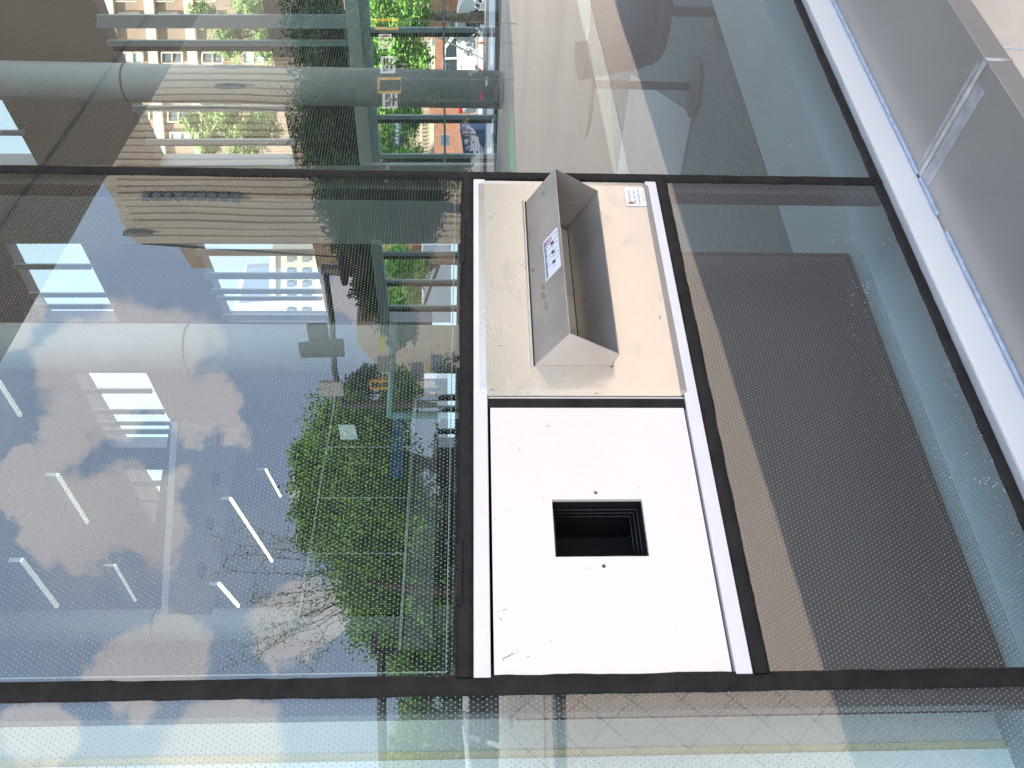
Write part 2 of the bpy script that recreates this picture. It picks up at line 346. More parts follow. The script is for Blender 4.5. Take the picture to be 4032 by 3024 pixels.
# pale edge tape of the double glazing, seen through the pane
for a, b in (((M2 + .022, .0086, TZ1 + .0405), (M1 - .05, .0100, TZ1 + .042)), ((M2 + .0225, .0086, TZ1 + .042), (M2 + .0245, .0100, 4.0))):
    m = MB(); m.box(a, b); m.build('glazing_tape', 'linepale', lib)
# raised flaps on the top seal
for ya, yb in ((873, 1050), (2130, 2390)):
    a = atY(1823, ya, 0).x; b = atY(1823, yb, 0).x
    m = MB(); m.box((a, -.011, TZ1 + .017), (b, -.005, TZ1 + .026)); m.build('seal_flap', 'rubber', lib, bevel=.002)
# foot: seal, aluminium lip and strip, sealant bead, steel ledge, stone base
g = MB(); gasket(g, (-9, 0, GZ + .006), (11, 0, GZ + .006), .024, .004, .0025, n=900); g.build('joint_seal', 'rubber', lib, smooth=True)
m = MB(); m.slab([(-10, 0.012, GZ - .004), (-10, -.02, GZ - .006), (-10, -.02, GZ - .022), (-10, .012, GZ - .022)], (22, 0, 0)); m.build('sill_lip', 'lip', lib, bevel=.0012)
m = MB(); m.box((-10, -.0225, .466), (12, -.005, GZ - .0085)); m.build('sill_strip', 'silver', lib, bevel=.0015)
def bead(x0, x1, name):
    n = int((x1 - x0) / .006); pts = [(x0 + (x1 - x0) * i / n, -.0285 + .0012 * mnoise.noise(Vector((i * .11, 0, 3))), .4665 + .0012 * mnoise.noise(Vector((i * .13, 5, 0)))) for i in range(n + 1)]
    mb = MB(); mb.tube(pts, [.0044 * (1 + .12 * mnoise.noise(Vector((i * .25, 9, 1))) + .06 * math.sin(i * 1.1)) for i in range(n + 1)], 7); return mb.build(name, 'bead', lib, smooth=True)
bx = lambda px, py: atY(px, py, -.0285).x
bead(bx(3598, 684), 4.5, 'sealant_bead'); bead(bx(3677, 845), bx(3606, 700), 'sealant_bead'); bead(-1.0, bx(3712, 912), 'sealant_bead')
XS = atZ(3876, 251, .455).x
YL = -.322
lb = MB()
for a, b in ((-10, XS - 1.9), (XS - 1.896, XS - .004), (XS + .004, XS + 3), (XS + 3.006, 12)):
    lb.slab([(a, -.012, .4655), (a, YL, .4555), (a, YL - .001, .4545), (a, YL - .001, .402), (a, YL + .02, .402), (a, YL + .02, .44), (a, -.012, .45)], (b - a, 0, 0))
lb.build('ledge_cover', 'ledge', lib, bevel=.0015)
m = MB()
nn = 30; vs = []
for i in range(nn + 1):
    y = -.03 + (YL + .03) * i / nn; z = .4657 + (.4557 - .4655) * i / nn + .0006; wd = .0075 + .002 * mnoise.noise(Vector((i * .4, 0, 0)))
    vs += [(XS - wd - .002, y, z), (XS, y, z + .0008), (XS + wd - .002, y, z)]
m.add(vs, [(i * 3 + j, i * 3 + j + 1, i * 3 + j + 4, i * 3 + j + 3) for i in range(nn) for j in (0, 1)])
m.box((XS - .006, YL - .0025, .402), (XS + .006, YL - .001, .457)); m.build('seam_seal', 'seal', lib, smooth=True)
m = MB(); zz = lambda y: .4655 + (y + .012) * (.0100 / .31) + .0004
def strip(xa, xb, ya, yb): m.add([(xa, ya, zz(ya)), (xb, ya, zz(ya)), (xb, yb, zz(yb)), (xa, yb, zz(yb))], [(0, 1, 2, 3)])
strip(XS - .052, XS - .010, -.034, YL + .04); strip(XS + .010, XS + .024, -.034, YL + .015)
m.build('tape_residue', 'residue', lib)
m = MB(); m.box((-10, YL + .012, .0), (12, .2, .401)); 
m.build('base_wall', 'stone', lib)
jx = atY(3990, 172, YL).x
for k in range(-8, 9):
    m = MB(); m.box((jx + k * .6 - .002, YL + .0095, 0), (jx + k * .6 + .002, YL + .03, .401)); m.build('base_wall_joint', 'partgrey', lib)
# shell of the hall: roof, walls, ceiling
m = MB()
m.slab([(-12, .0, 11), (13, .0, 11), (13, 30, 11), (-12, 30, 11)], (0, 0, .3)); m.build('roof', 'ceilbrown', lib)
HC = 4.0
def ye(x): return -2.36 - (x - 2.86) * .142
m = MB(); m.slab([(-12, -.01, HC), (-12, ye(-12), HC), (14, ye(14), HC), (14, -.01, HC)], (0, 0, .12)); m.build('canopy', 'soffit', lib, bevel=.01)
m = MB(); m.slab([(-10, ye(-10) + .5, HC - .010), (-10, ye(-10) + .52, HC - .010), (14, ye(14) + .52, HC - .010), (14, ye(14) + .5, HC - .010)], (0, 0, .0085)); m.build('canopy_joint', 'chairgrey', lib)
X1 = 11.0
m = MB(); m.box((-10, .2, 10.85), (X1, 28, 10.99)); m.build('ceiling', 'ceil', lib)
m = MB(); m.box((-10, 28, 0), (X1 + .3, 28.3, 11)); m.build('back_wall', 'wallin', lib)
m = MB(); m.box((-10.3, 0, 0), (-10, 28.3, 11)); m.build('side_wall', 'wallin', lib)
m = MB(); m.box((xs[-1] + .04, 0.0, .5), (X1 + .3, .14, 10.99)); m.build('corner_wall', 'wallin', lib)
m = MB(); m.box((-10, -.3, -.2), (X1 + .3, 28.3, -.006)); m.build('floor_slab', 'floorgreen', lib)

# end wall: piers and bulkheads between the openings
def endq(mb, ya, yb, a0, b0, a1, b1, mi=0, X=X1, th=.3):
    mb.slab([atX(a0, ya, X), atX(b0, ya, X), atX(b1, yb, X), atX(a1, yb, X)], (th, 0, 0), mi)
ew = MB()
endq(ew, -400, 390, -1400, 225, -1400, 513, 1); 
endq(ew, 390, 652, 5, 513, 150, 628, 1)
endq(ew, -400, 652, 950, 1290, 1162, 1418, 3)
endq(ew, 390, 652, -1400, -340, -1400, -340, 1)
endq(ew, 652, 960, -1400, 1945, -1400, 1940, 2)
endq(ew, 960, 1268, -1400, 18, -1400, 176, 0); endq(ew, 960, 1268, 318, 771, 471, 897, 0); endq(ew, 960, 1268, 1230, 1460, 1292, 1497, 3)
endq(ew, 1268, 1469, -1400, 1700, -1400, 1700, 0)
endq(ew, 1469, 1762, -1400, 291, -1400, 440, 0); endq(ew, 1469, 1648, 576, 1668, 664, 1668, 0); endq(ew, 1648, 1762, 670, 1668, 657, 1668, 0)
endq(ew, 1762, 1850, -1400, 1958, -1400, 1958, 0)
endq(ew, 1850, 2060, -1400, 490, -1400, 592, 0); endq(ew, 1850, 2060, 640, 1958, 610, 1958, 0)
endq(ew, 2060, 3300, -1400, 1958, -1400, 1958, 0)
endq(ew, -400, 3300, 1958, 2100, 1905, 2060, 4)
ew.build('end_wall', ['wallin', 'ceilbrown', 'column', 'darkbrown', 'counter'], lib)
# glazing bars of the end wall
def bar(mb, y0, y1, xa, xb, X=X1 - .05, mi=0, d=.03):
    mb.slab([atX(xa, y0, X), atX(xb, y0, X), atX(xb, y1, X), atX(xa, y1, X)], (d, 0, 0), mi)
for y0, y1, xa, xb, mi in ((60, 112, 380, 1400, 0), (160, 196, 420, 1400, 1), (418, 440, 520, 1140, 0), (550, 575, 570, 1160, 0), (515, 535, 0, 100, 0),
                      (110, 140, 1400, 1950, 1), (455, 480, 1440, 1955, 1), (608, 634, 1450, 1950, 1),
                      (1042, 1062, 50, 360, 0), (1155, 1172, 110, 420, 0), (1200, 1218, 130, 450, 0), (985, 1008, 770, 1240, 0), (1076, 1100, 800, 1260, 0), (1140, 1158, 830, 1270, 0), (1170, 1184, 850, 1270, 0), (1240, 1262, 870, 1290, 0),
                      (995, 1015, 1465, 1940, 1), (1104, 1122, 1475, 1940, 1), (1205, 1222, 1490, 1940, 1),
                      (1533, 1550, 320, 600, 0), (1614, 1632, 360, 650, 0), (1662, 1676, 380, 675, 0), (1692, 1710, 400, 675, 0), (1555, 1572, 1660, 1930, 1), (1600, 1618, 1660, 1930, 1), (1690, 1704, 1660, 1930, 1),
                      (1895, 1915, 510, 635, 0), (1965, 1980, 550, 625, 0)):
    b = MB(); bar(b, y0, y0 + (y1 - y0) * (.62 if mi else 1), xa, xb); b.build('glazing_bar', 'mullgreen' if mi else 'barpale', lib)
    if mi: b = MB(); bar(b, y0 + (y1 - y0) * .62, y1 + 6, xa, xb, X=X1 + .02); b.build('glazing_bar', 'darkbrown', lib)
b = MB(); b.slab([atX(1337, -200, X1 - .1), atX(1393, -200, X1 - .1), atX(1465, 640, X1 - .1), atX(1415, 640, X1 - .1)], (.2, 0, 0)); b.build('head_beam', 'beamgreen', lib)
b = MB(); b.slab([atX(1395, -200, X1 - .08), atX(1430, -200, X1 - .08), atX(1497, 640, X1 - .08), atX(1465, 640, X1 - .08)], (.2, 0, 0)); b.build('head_beam', 'mullgreen', lib)
b = MB(); b.slab([atX(1458, 965, X1 - .1), atX(1500, 965, X1 - .1), atX(1535, 1270, X1 - .1), atX(1497, 1270, X1 - .1)], (.2, 0, 0)); b.build('head_beam', 'mullgreen', lib)
b = MB(); b.slab([atX(1740, -200, X1 - .06), atX(1748, -200, X1 - .06), atX(1756, 640, X1 - .06), atX(1748, 640, X1 - .06)], (.05, 0, 0)); b.build('guard_rail', 'mullgreen', lib)
# round columns
for (py, t, dia, px) in ((352, 10.6, .46, 530), (1376, 9.7, .56, 770), (2450, 15, .58, 640)):
    p = atT(1863, py, t); c = MB(); c.tube([(p.x, p.y, 1.11), (p.x, p.y, 10.84)], dia / 2, 40); co = c.build('column', 'column', lib, smooth=True)
    zr = atT(px, py, t).z; r_ = MB(); seg = 40
    r_.tube([(p.x, p.y, zr - .012), (p.x, p.y, zr + .012)], dia / 2 + .003, seg); r_.build('column_joint', 'chairgrey', lib, smooth=True)
m = MB(); m.slab([(3.2, 5.2, -.004), (X1 - .01, 3.4, -.004), (X1 - .01, 27.9, -.004), (-2, 27.9, -.004), (-2, 5.8, -.004)], (0, 0, 1.1)); m.build('raised_floor', 'platformwood', lib)
# bulkhead with four round downlights
zb = 3.3
pts = [atZ(700, 1660, zb), atZ(945, 1690, zb), atZ(835, 2420, zb), atZ(660, 2420, zb)]
b = MB(); b.slab(pts, (0, 0, .04)); b.build('bulkhead', 'wallin', lib)
b = MB(); b.slab([atZ(330, 1420, 4.6), atZ(690, 1300, 4.6), atZ(640, 1460, 4.6), atZ(440, 1700, 4.6)], (0, 0, .3)); 
for i, (px, py) in enumerate(((860, 1724), (843, 1887), (817, 2061), (787, 2240))):
    p = atZ(px, py, zb); b = MB(); b.tube([(p.x, p.y, zb + .01), (p.x, p.y, zb - .03)], [.048, .045], 20)
    o = b.build('downlight', 'gapblack', None, smooth=False)
    tag(o, ('round dark downlight in the pale bulkhead, nearest the tall column', 'round dark downlight second from the tall column in the bulkhead', 'round dark downlight third from the tall column, above the long lamp', 'round dark downlight at the far left end of the bulkhead')[i], 'ceiling light', 'round downlights in a row')
# slim linear lamps
labs = ('slim linear lamp at the very top beside the round column', 'faint linear lamp over the pale cloud reflection', 'longest bright linear lamp running across the sky reflection', 'short bright linear lamp next to the tree top', 'shortest bright lamp among the bare twigs', 'pale linear lamp high up at the far left', 'thin dull linear lamp beside the fourth downlight')
for i, (a, b_, wd, br) in enumerate((((2, 1504), (86, 1636), .05, 0), ((231, 1868), (350, 2058), .05, 0), ((911, 1962), (1075, 2210), .045, 1), ((1050, 1848), (1108, 1955), .03, 1), ((866, 2298), (943, 2386), .05, 1), ((91, 2204), (231, 2388), .055, 0), ((456, 2225), (538, 2366), .035, 0))):
    z = 3.0 + .25 * (i in (1, 5, 6, 0)) * 2
    p = atZ(*a, z); q = atZ(*b_, z); d = (q - p).normalized(); s_ = Vector((-d.y, d.x, 0)) * wd * .36
    th = thing('linear_lamp', p, labs[i], 'lamp', 'slim linear ceiling lamps')
    m = MB(); m.slab([p - s_ * .5, p + s_ * .5, q + s_ * .5, q - s_ * .5], (0, 0, .012)); m.build('diffuser', 'lampwhite' if br else 'lampdim', th)
    m = MB(); m.slab([p - s_ * .55 + Vector((0, 0, .0125)), p + s_ * .55 + Vector((0, 0, .0125)), q + s_ * .55 + Vector((0, 0, .0125)), q - s_ * .55 + Vector((0, 0, .0125))], (0, 0, .05)); m.build('housing', 'galv', th)

# ------------------------------------------------------------------ panel bay
fr = thing('panel_frame', (TX0, 0, TZ0), 'pale metal frame round the blank panel and book return', 'frame')
m = MB(); TH = .0255
m.box((TX0, -.006, TZ1 - TH), (TX1, .02, TZ1)); m.build('frame_rail', 'trim', fr, bevel=.0015)
m = MB(); m.box((TX0, -.006, TZ0), (TX1, .02, TZ0 + TH)); m.build('frame_rail', 'trim', fr, bevel=.0015)
m = MB(); m.box((TX0 + .002, .012, TZ0 + TH), (TX1 - .002, .02, TZ1 - TH)); m.build('backing', 'gapblack', fr)
xb0, xb1 = atY(2300, 1604, -.003).x, atY(2300, 1562, -.003).x
m = MB(); m.box((xb0 + .001, -.001, TZ0 + TH), (xb1, .012, TZ1 - TH)); m.build('gap_filler', 'rubber', fr, bevel=.001)
# blank white panel with a square hole
pn = thing('blank_panel', (TX0, 0, TZ0), 'blank white panel with a dark rectangular hole and two screw holes', 'panel')
X0, Xe = TX0 + .001, xb0 - .0005; Z0, Z1 = TZ0 + TH + .005, TZ1 - TH - .005
hx0, hx1 = .4685 * D, .5525 * D; hz1, hz0 = 1.5 - .110 * D, 1.5 - .2325 * D
s1p = atY(2346, 1939, -.002); s2p = atY(2378, 2228, -.002)
def panel_with_holes():
    # grid strips round the rectangle, screw holes as octagonal rings cut into small tiles
    mb = MB(); y = -.002; T = .008; hs = .011; r = .0034
    c1 = (s1p.x, s1p.z); c2 = (s2p.x, s2p.z)
    cutsx = sorted({X0, Xe, hx0, hx1, c1[0] - hs, c1[0] + hs, c2[0] - hs, c2[0] + hs}); cutsz = sorted({Z0, Z1, hz0, hz1, c1[1] - hs, c1[1] + hs, c2[1] - hs, c2[1] + hs})
    def inside(x, z, c): return abs(x - c[0]) < hs and abs(z - c[1]) < hs
    for i in range(len(cutsx) - 1):
        for j in range(len(cutsz) - 1):
            a, b, c, d = cutsx[i], cutsx[i + 1], cutsz[j], cutsz[j + 1]; mxx, mz = (a + b) / 2, (c + d) / 2
            if hx0 < mxx < hx1 and hz0 < mz < hz1: continue
            if inside(mxx, mz, c1) or inside(mxx, mz, c2): continue
            mb.add([(a, y, c), (b, y, c), (b, y, d), (a, y, d)], [(0, 1, 2, 3)])
    for c in (c1, c2):
        K = 24; inn = []; outr = []
        for k in range(K):
            a = 2 * math.pi * k / K + math.pi / 4; cx, sx_ = math.cos(a), math.sin(a); q = hs / max(abs(cx), abs(sx_))
            inn.append((c[0] + cx * r, y, c[1] + sx_ * r)); outr.append((c[0] + cx * q, y, c[1] + sx_ * q))
        bk = [(p[0], y + T, p[2]) for p in inn]
        mb.add(inn + outr + bk, [(k, (k + 1) % K, (k + 1) % K + K, k + K) for k in range(K)] + [(k, (k + 1) % K, (k + 1) % K + 2 * K, k + 2 * K) for k in range(K)])
    def side(a, b): mb.add([(a[0], y, a[1]), (b[0], y, b[1]), (b[0], y + T, b[1]), (a[0], y + T, a[1])], [(0, 1, 2, 3)])
    for ps in ([(hx0, hz0), (hx1, hz0), (hx1, hz1), (hx0, hz1)], [(X0, Z0), (Xe, Z0), (Xe, Z1), (X0, Z1)]):
        for k in range(4): side(ps[k], ps[(k + 1) % 4])
    return mb
panel_with_holes().build('panel_sheet', 'white', pn)
# cut the backing behind the hole: a dark metal box
m = MB(); q = .004
m.box((hx0 - q, .0065, hz0 - q), (hx0, .14, hz1 + q)); m.box((hx1, .0065, hz0 - q), (hx1 + q, .14, hz1 + q)); m.box((hx0, .0065, hz0 - q), (hx1, .14, hz0)); m.box((hx0, .0065, hz1), (hx1, .14, hz1 + q)); m.box((hx0 - q, .14, hz0 - q), (hx1 + q, .144, hz1 + q))
m.build('box_liner', 'gapblack', pn)
bpy.data.objects['backing'].data  # backing keeps clear of the box: rebuilt below as four strips
bk = bpy.data.objects['backing']; me = bk.data; bk.data = None if False else me
mm = MB(); a0, a1, c0, c1 = TX0 + .002, TX1 - .002, TZ0 + TH, TZ1 - TH
mm.box((a0, .012, c0), (hx0 - q - .001, .02, c1)); mm.box((hx1 + q + .001, .012, c0), (xb1 + .004, .02, c1)); mm.box((hx0 - q - .001, .012, c0), (hx1 + q + .001, .02, hz0 - q - .001)); mm.box((hx0 - q - .001, .012, hz1 + q + .001), (hx1 + q + .001, .02, c1))
nb = mm.build('backing', 'gapblack', fr); bpy.data.objects.remove(bk); nb.name = 'backing'
m = MB()
for k in range(3):
    o_ = .006 + k * .004; m.tube([(hx0 + .002, .02 + k * .012, hz1 - o_ * .5), (hx1 - .008, .02 + k * .012, hz1 - o_ * .5), (hx1 - .008, .02 + k * .012, hz0 + o_), (hx0 + .004, .02 + k * .012, hz0 + o_)], .0013, 6)
m.build('folded_edge', 'anodised', pn, smooth=True)
m = MB(); cx, cz = hx0 + .030, hz0 + .052
m.tube([(cx + .0075 * math.cos(a * .5), .075, cz + .0075 * math.sin(a * .5) - a * .0006) for a in range(0, 76)], .0006, 5); m.build('coil_spring', 'steelwire', pn, smooth=True)
m = MB(); m.tube([(hx0 + .008, .05, hz0 + .03), (hx0 + .024, .05, hz0 + .028)], .0009, 6); m.build('pin', 'silver', pn)
# scuffs on the white paint
yy = -.0026; SC = ('paint_scuff', 'inkgrey', pn)
def scuff(pts, wd):
    P = [atY(px, py, yy) for px, py in pts]; vs = []
    for i, p in enumerate(P):
        d = (P[min(i + 1, len(P) - 1)] - P[max(i - 1, 0)]).normalized(); s_ = Vector((-d.z, 0, d.x)) * wd * (.35 + .65 * math.sin(math.pi * (i + .3) / len(P)))
        vs += [p - s_, p + s_]
    m = MB(); m.add(vs, [(2 * i, 2 * i + 1, 2 * i + 3, 2 * i + 2) for i in range(len(P) - 1)]); m.build(*SC)
scuff([(1982, 2603), (1981, 2592), (1995, 2588), (2010, 2578), (2025, 2572)], .0008); scuff([(2034, 2558), (2040, 2568), (2036, 2572)], .0003)
scuff([(1958, 2409), (1967, 2408)], .0003); scuff([(1976, 2404), (1988, 2401), (1996, 2397)], .0005); scuff([(1968, 2432), (1976, 2442)], .0008); scuff([(2150, 1675), (2163, 1678)], .0009); scuff([(2046, 1760), (2047, 1772)], .0005)
scuff([(2140, 1960), (2143, 1967)], .0007); scuff([(2515, 1918), (2520, 1923)], .0006); scuff([(2075, 2584), (2084, 2587)], .0008); scuff([(2168, 2524), (2173, 2526)], .0007); scuff([(1946, 2043), (1950, 2047)], .0006); scuff([(2300, 2242), (2316, 2239), (2322, 2236)], .0003); scuff([(2005, 2010), (2008, 2013)], .0006); scuff([(2660, 2470), (2663, 2472)], .0005); scuff([(2260, 2528), (2263, 2529)], .0004); scuff([(2108, 2066), (2112, 2069)], .0005)

# ------------------------------------------------------------------ book return
YP = -.0085                                   # face of the plate
BR = atY(2300, 1100, YP)
br = thing('book_return', (BR.x, 0, TZ0), 'satin steel book return with a projecting hood and chamfered cover plate', 'book return')
pxl, pxr = atY(1918, 1555, YP).x, atY(2500, 717, YP).x
pz1, pz0 = atY(1888, 1500, YP).z, atY(2699, 1500, YP).z
ch = .013
outl = lambda o, y: [Vector(p) for p in ((pxl + o, y, pz0 + ch), (pxl + ch * .8, y, pz0 + o), (pxr - ch * .8, y, pz0 + o), (pxr - o, y, pz0 + ch), (pxr - o, y, pz1 - ch), (pxr - ch * .8, y, pz1 - o), (pxl + ch * 1.1, y, pz1 - o), (pxl + o, y, pz1 - ch))]
m = MB(); A = outl(0, -.0045); A2 = outl(0, -.0065)
iw = .013
B = [Vector(p) for p in ((pxl + iw, YP, pz0 + iw + .001), (pxl + iw + .001, YP, pz0 + iw), (pxr - iw - .001, YP, pz0 + iw), (pxr - iw, YP, pz0 + iw + .001), (pxr - iw, YP, pz1 - iw - .001), (pxr - iw - .001, YP, pz1 - iw), (pxl + iw + .001, YP, pz1 - iw), (pxl + iw, YP, pz1 - iw - .001))]
bk_ = outl(0, -.001)
m.add(bk_ + A2 + B, [(i, (i + 1) % 8, (i + 1) % 8 + 8, i + 8) for i in range(8)] + [(i + 8, (i + 1) % 8 + 8, (i + 1) % 8 + 16, i + 16) for i in range(8)] + [])
HX = (atY(2105, 1439, YP).x, atY(2074, 796, YP).x, atY(2403, 1439, YP).z, atY(2105, 1439, YP).z)
o_ = len(m.v); m.v += [(HX[0] + .002, YP, HX[2] + .002), (HX[1] - .002, YP, HX[2] + .002), (HX[1] - .002, YP, HX[3] - .002), (HX[0] + .002, YP, HX[3] - .002)]
F_ = [(17, 18, o_ + 1, o_), (19, 20, o_ + 2, o_ + 1), (21, 22, o_ + 3, o_ + 2), (23, 16, o_, o_ + 3), (16, 17, o_), (18, 19, o_ + 1), (20, 21, o_ + 2), (22, 23, o_ + 3)]
m.f += F_; m.m += [0] * len(F_)
m.build('cover_plate', 'brushed', br)
# hood
hxl = atY(2105, 1439, YP).x; hxr = atY(2074, 796, YP).x
zt = atY(2105, 1439, YP).z; zb_ = atY(2403, 1439, YP).z
Fl = atX(2243, 1312, hxl); Gl = atX(2437, 1393, hxl)
Fr = Vector((hxr, Fl.y, Fl.z)); Gr = Vector((hxr, Gl.y, Gl.z))
hd = br; T = .0016
def sheet(mb, pts, nrm): mb.slab(pts, Vector(nrm) * T)
Bl, Br_, Cl, Cr = Vector((hxl, YP, zt)), Vector((hxr, YP, zt)), Vector((hxl, YP, zb_)), Vector((hxr, YP, zb_))
m = MB(); tn = (Fr - Br_).cross(Bl - Br_).normalized(); 
if tn.z < 0: tn = -tn
sheet(m, [Bl, Br_, Fr, Fl], -tn); m.build('hood_top', 'steel', hd, bevel=.0006)
m = MB(); m.slab([Bl + Vector((-.0004, 0, -.0004)), Fl + Vector((-.0004, 0, 0)), Gl + Vector((-.0004, 0, 0)), Cl + Vector((-.0004, 0, 0))], (T, 0, 0)); m.build('hood_side', 'steel', hd, bevel=.0005)
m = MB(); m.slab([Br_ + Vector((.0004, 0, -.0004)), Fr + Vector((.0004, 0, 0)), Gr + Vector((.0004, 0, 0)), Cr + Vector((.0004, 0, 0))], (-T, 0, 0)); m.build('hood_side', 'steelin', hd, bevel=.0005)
m = MB(); gn = (Gr - Gl).cross(Cl - Gl).normalized()
if gn.z > 0: gn = -gn
m.slab([Gl, Gr, Cr, Cl], gn * T)
# tray rising towards the wall inside the scoop
il = Gl + Vector((T, 0, .0)); 
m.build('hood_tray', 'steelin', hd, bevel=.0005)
Dr = atX(2235, 900, hxr - .002); Er = atX(2203, 885, hxr - .002)
Dl = Vector((hxl + .002, Dr.y, Dr.z)); El = Vector((hxl + .002, Er.y, Er.z))
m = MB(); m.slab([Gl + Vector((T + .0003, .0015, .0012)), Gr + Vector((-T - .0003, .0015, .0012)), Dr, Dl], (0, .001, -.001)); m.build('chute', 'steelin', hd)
m = MB(); m.slab([El, Er + Vector((-.006, 0, 0)), Dr + Vector((-.006, .0, .0015)), Dl + Vector((0, 0, .0015))], (0, .0012, .0004)); m.build('return_flap', 'flapsteel', hd)
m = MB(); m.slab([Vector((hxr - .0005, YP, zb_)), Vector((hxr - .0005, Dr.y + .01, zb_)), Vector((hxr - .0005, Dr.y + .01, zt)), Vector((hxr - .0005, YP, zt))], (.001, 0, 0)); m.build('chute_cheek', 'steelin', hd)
m = MB(); m.slab([Vector((hxl, Dr.y + .012, zb_ - .03)), Vector((hxr, Dr.y + .012, zb_ - .03)), Vector((hxr, Dr.y + .012, zt + .01)), Vector((hxl, Dr.y + .012, zt + .01))], (0, .002, 0)); m.build('throat_back', 'gapblack', hd)
m = MB(); m.tube([(hxl + .002, YP - .004, zb_ - .003), (hxl + .002, YP - .010, zb_ - .003)], .004, 12); m.build('rivet', 'steel', hd)
m = MB(); m.tube([(hxl - .004, YP - .0006, zt + .006), (hxr + .004, YP - .0006, zt + .006)], .0012, 6); m.build('weld_ridge', 'brushed', hd, smooth=True)
m = MB(); m.box((hxl - .001, YP - .0012, zt - .0015), (hxr + .001, YP - .0002, zt + .002)); m.build('hood_gap', 'gapblack', hd)
# finger marks on the hood top
def top_pt(px, py, lift=.0004):
    r = ray(px, py); t = (Bl - CP).dot(tn) / r.dot(tn); return CP + r * t + tn * lift
for px, py, a, b in ((2139, 1130, 8, 13), (2140, 1165, 9, 16), (2150, 1206, 9, 20), (2098, 1064, 7, 8), (2141, 764, 5, 10)):
    m = MB(); m.add([top_pt(px + a * math.cos(k * .5236) + b * .15 * math.sin(k * .5236), py + b * math.sin(k * .5236)) for k in range(12)], [tuple(range(12))]); m.build('finger_mark', 'steelin', hd)
# instruction label on the hood top
lp = [(2138, 957), (2194, 893), (2210, 1047), (2151, 1109)]     # far-left, far-right(front), near-front, near-wall in the photo
P0, P1, P2, P3 = (top_pt(*p, .0003) for p in lp)
m = MB(); m.slab([P0, P1, P2, P3], tn * .0003); lab = m.build('instruction_label', 'sticker', hd)
lab['label'] = 'white instruction label with three pictograms and a red ban ring'
# local frame of the label: u to the right (away), v towards the wall
U = (P0 - P3); V = (P3 - P2); off = tn * .0007
def lpnt(u, v): return P2 + U * u + V * v + (P1 - P2 - U) * 0 + off
m = MB(); text_mb(m, 'PLEASE DEPOSIT BOOKS SPINE FIRST', lpnt(.03, .85), U, V.normalized() * .0, 0) if False else None
c = bpy.data.curves.new('t', 'FONT'); c.body = 'PLEASE DEPOSIT BOOKS SPINE FIRST'; c.size = 1; c.offset = .022; o = bpy.data.objects.new('t', c); me = o.to_mesh(); wmax = max(v.co.x for v in me.vertices)
m.add([lpnt(.03 + .94 * v.co.x / wmax, .82 + .17 * v.co.y) for v in me.vertices], [tuple(p.vertices) for p in me.polygons]); o.to_mesh_clear(); bpy.data.objects.remove(o)
m.build('label_text', 'inkblack', lab)
m = MB()
def line(a, b, wd=.006):
    d = Vector((b[0] - a[0], b[1] - a[1])); n_ = Vector((-d.y, d.x)).normalized() * wd if d.length else Vector((0, 0))
    m.add([lpnt(a[0] - n_.x, a[1] - n_.y), lpnt(b[0] - n_.x, b[1] - n_.y), lpnt(b[0] + n_.x, b[1] + n_.y), lpnt(a[0] + n_.x, a[1] + n_.y)], [(0, 1, 2, 3)])
for k, u0 in enumerate((.30, .55, .80)):
    for a, b in (((u0 - .02, .06), (u0 + .13, .06)), ((u0 + .13, .06), (u0 + .13, .80)), ((u0 + .13, .80), (u0 - .02, .80)), ((u0 - .02, .80), (u0 - .02, .06)), ((u0 - .2, .40), (u0 - .05, .46)), ((u0 - .2, .30), (u0 - .05, .34))): line(a, b)
m.build('label_drawing', 'inkgrey', lab)
m = MB()
for u0 in (.23, .48, .71):
    m.add([lpnt(u0, .28), lpnt(u0 + .07, .32), lpnt(u0 + .07, .52), lpnt(u0, .46)], [(0, 1, 2, 3)])
m.build('label_book', 'inkblack', lab)
m = MB(); K = 20; cu, cv = .87, .60
for k in range(K):
    a, b = 2 * math.pi * k / K, 2 * math.pi * (k + 1) / K
    m.add([lpnt(cu + .055 * math.cos(a), cv + .20 * math.sin(a)), lpnt(cu + .055 * math.cos(b), cv + .20 * math.sin(b)), lpnt(cu + .04 * math.cos(b), cv + .145 * math.sin(b)), lpnt(cu + .04 * math.cos(a), cv + .145 * math.sin(a))], [(0, 1, 2, 3)])
m.add([lpnt(cu - .04, cv - .12), lpnt(cu - .025, cv - .14), lpnt(cu + .04, cv + .12), lpnt(cu + .025, cv + .14)], [(0, 1, 2, 3)])
m.build('ban_ring', 'inkred', lab)
# maker's sticker low on the plate
Q = [atY(px, py, YP - .0002) for px, py in ((2456, 742), (2534, 742), (2546, 812), (2468, 815))]
sx0, sx1 = atY(2490, 813, YP).x, atY(2490, 742, YP).x; sz1, sz0 = (Q[0].z + Q[3].z) / 2, (Q[1].z + Q[2].z) / 2
m = MB(); rc = .004; pts = []
for cx, cz, a0_ in ((sx1 - rc, sz1 - rc, 0), (sx0 + rc, sz1 - rc, 90), (sx0 + rc, sz0 + rc, 180), (sx1 - rc, sz0 + rc, 270)):
    pts += [(cx + rc * math.cos(R(a0_ + k * 22.5)), YP - .0004, cz + rc * math.sin(R(a0_ + k * 22.5))) for k in range(5)]
m.slab(pts, (0, -.0016, 0)); st = m.build('maker_sticker', 'sticker', hd); st['label'] = 'white rounded sticker with a shield emblem, phone number and web address'
SW, SH = sx1 - sx0, sz1 - sz0; ys = YP - .0022
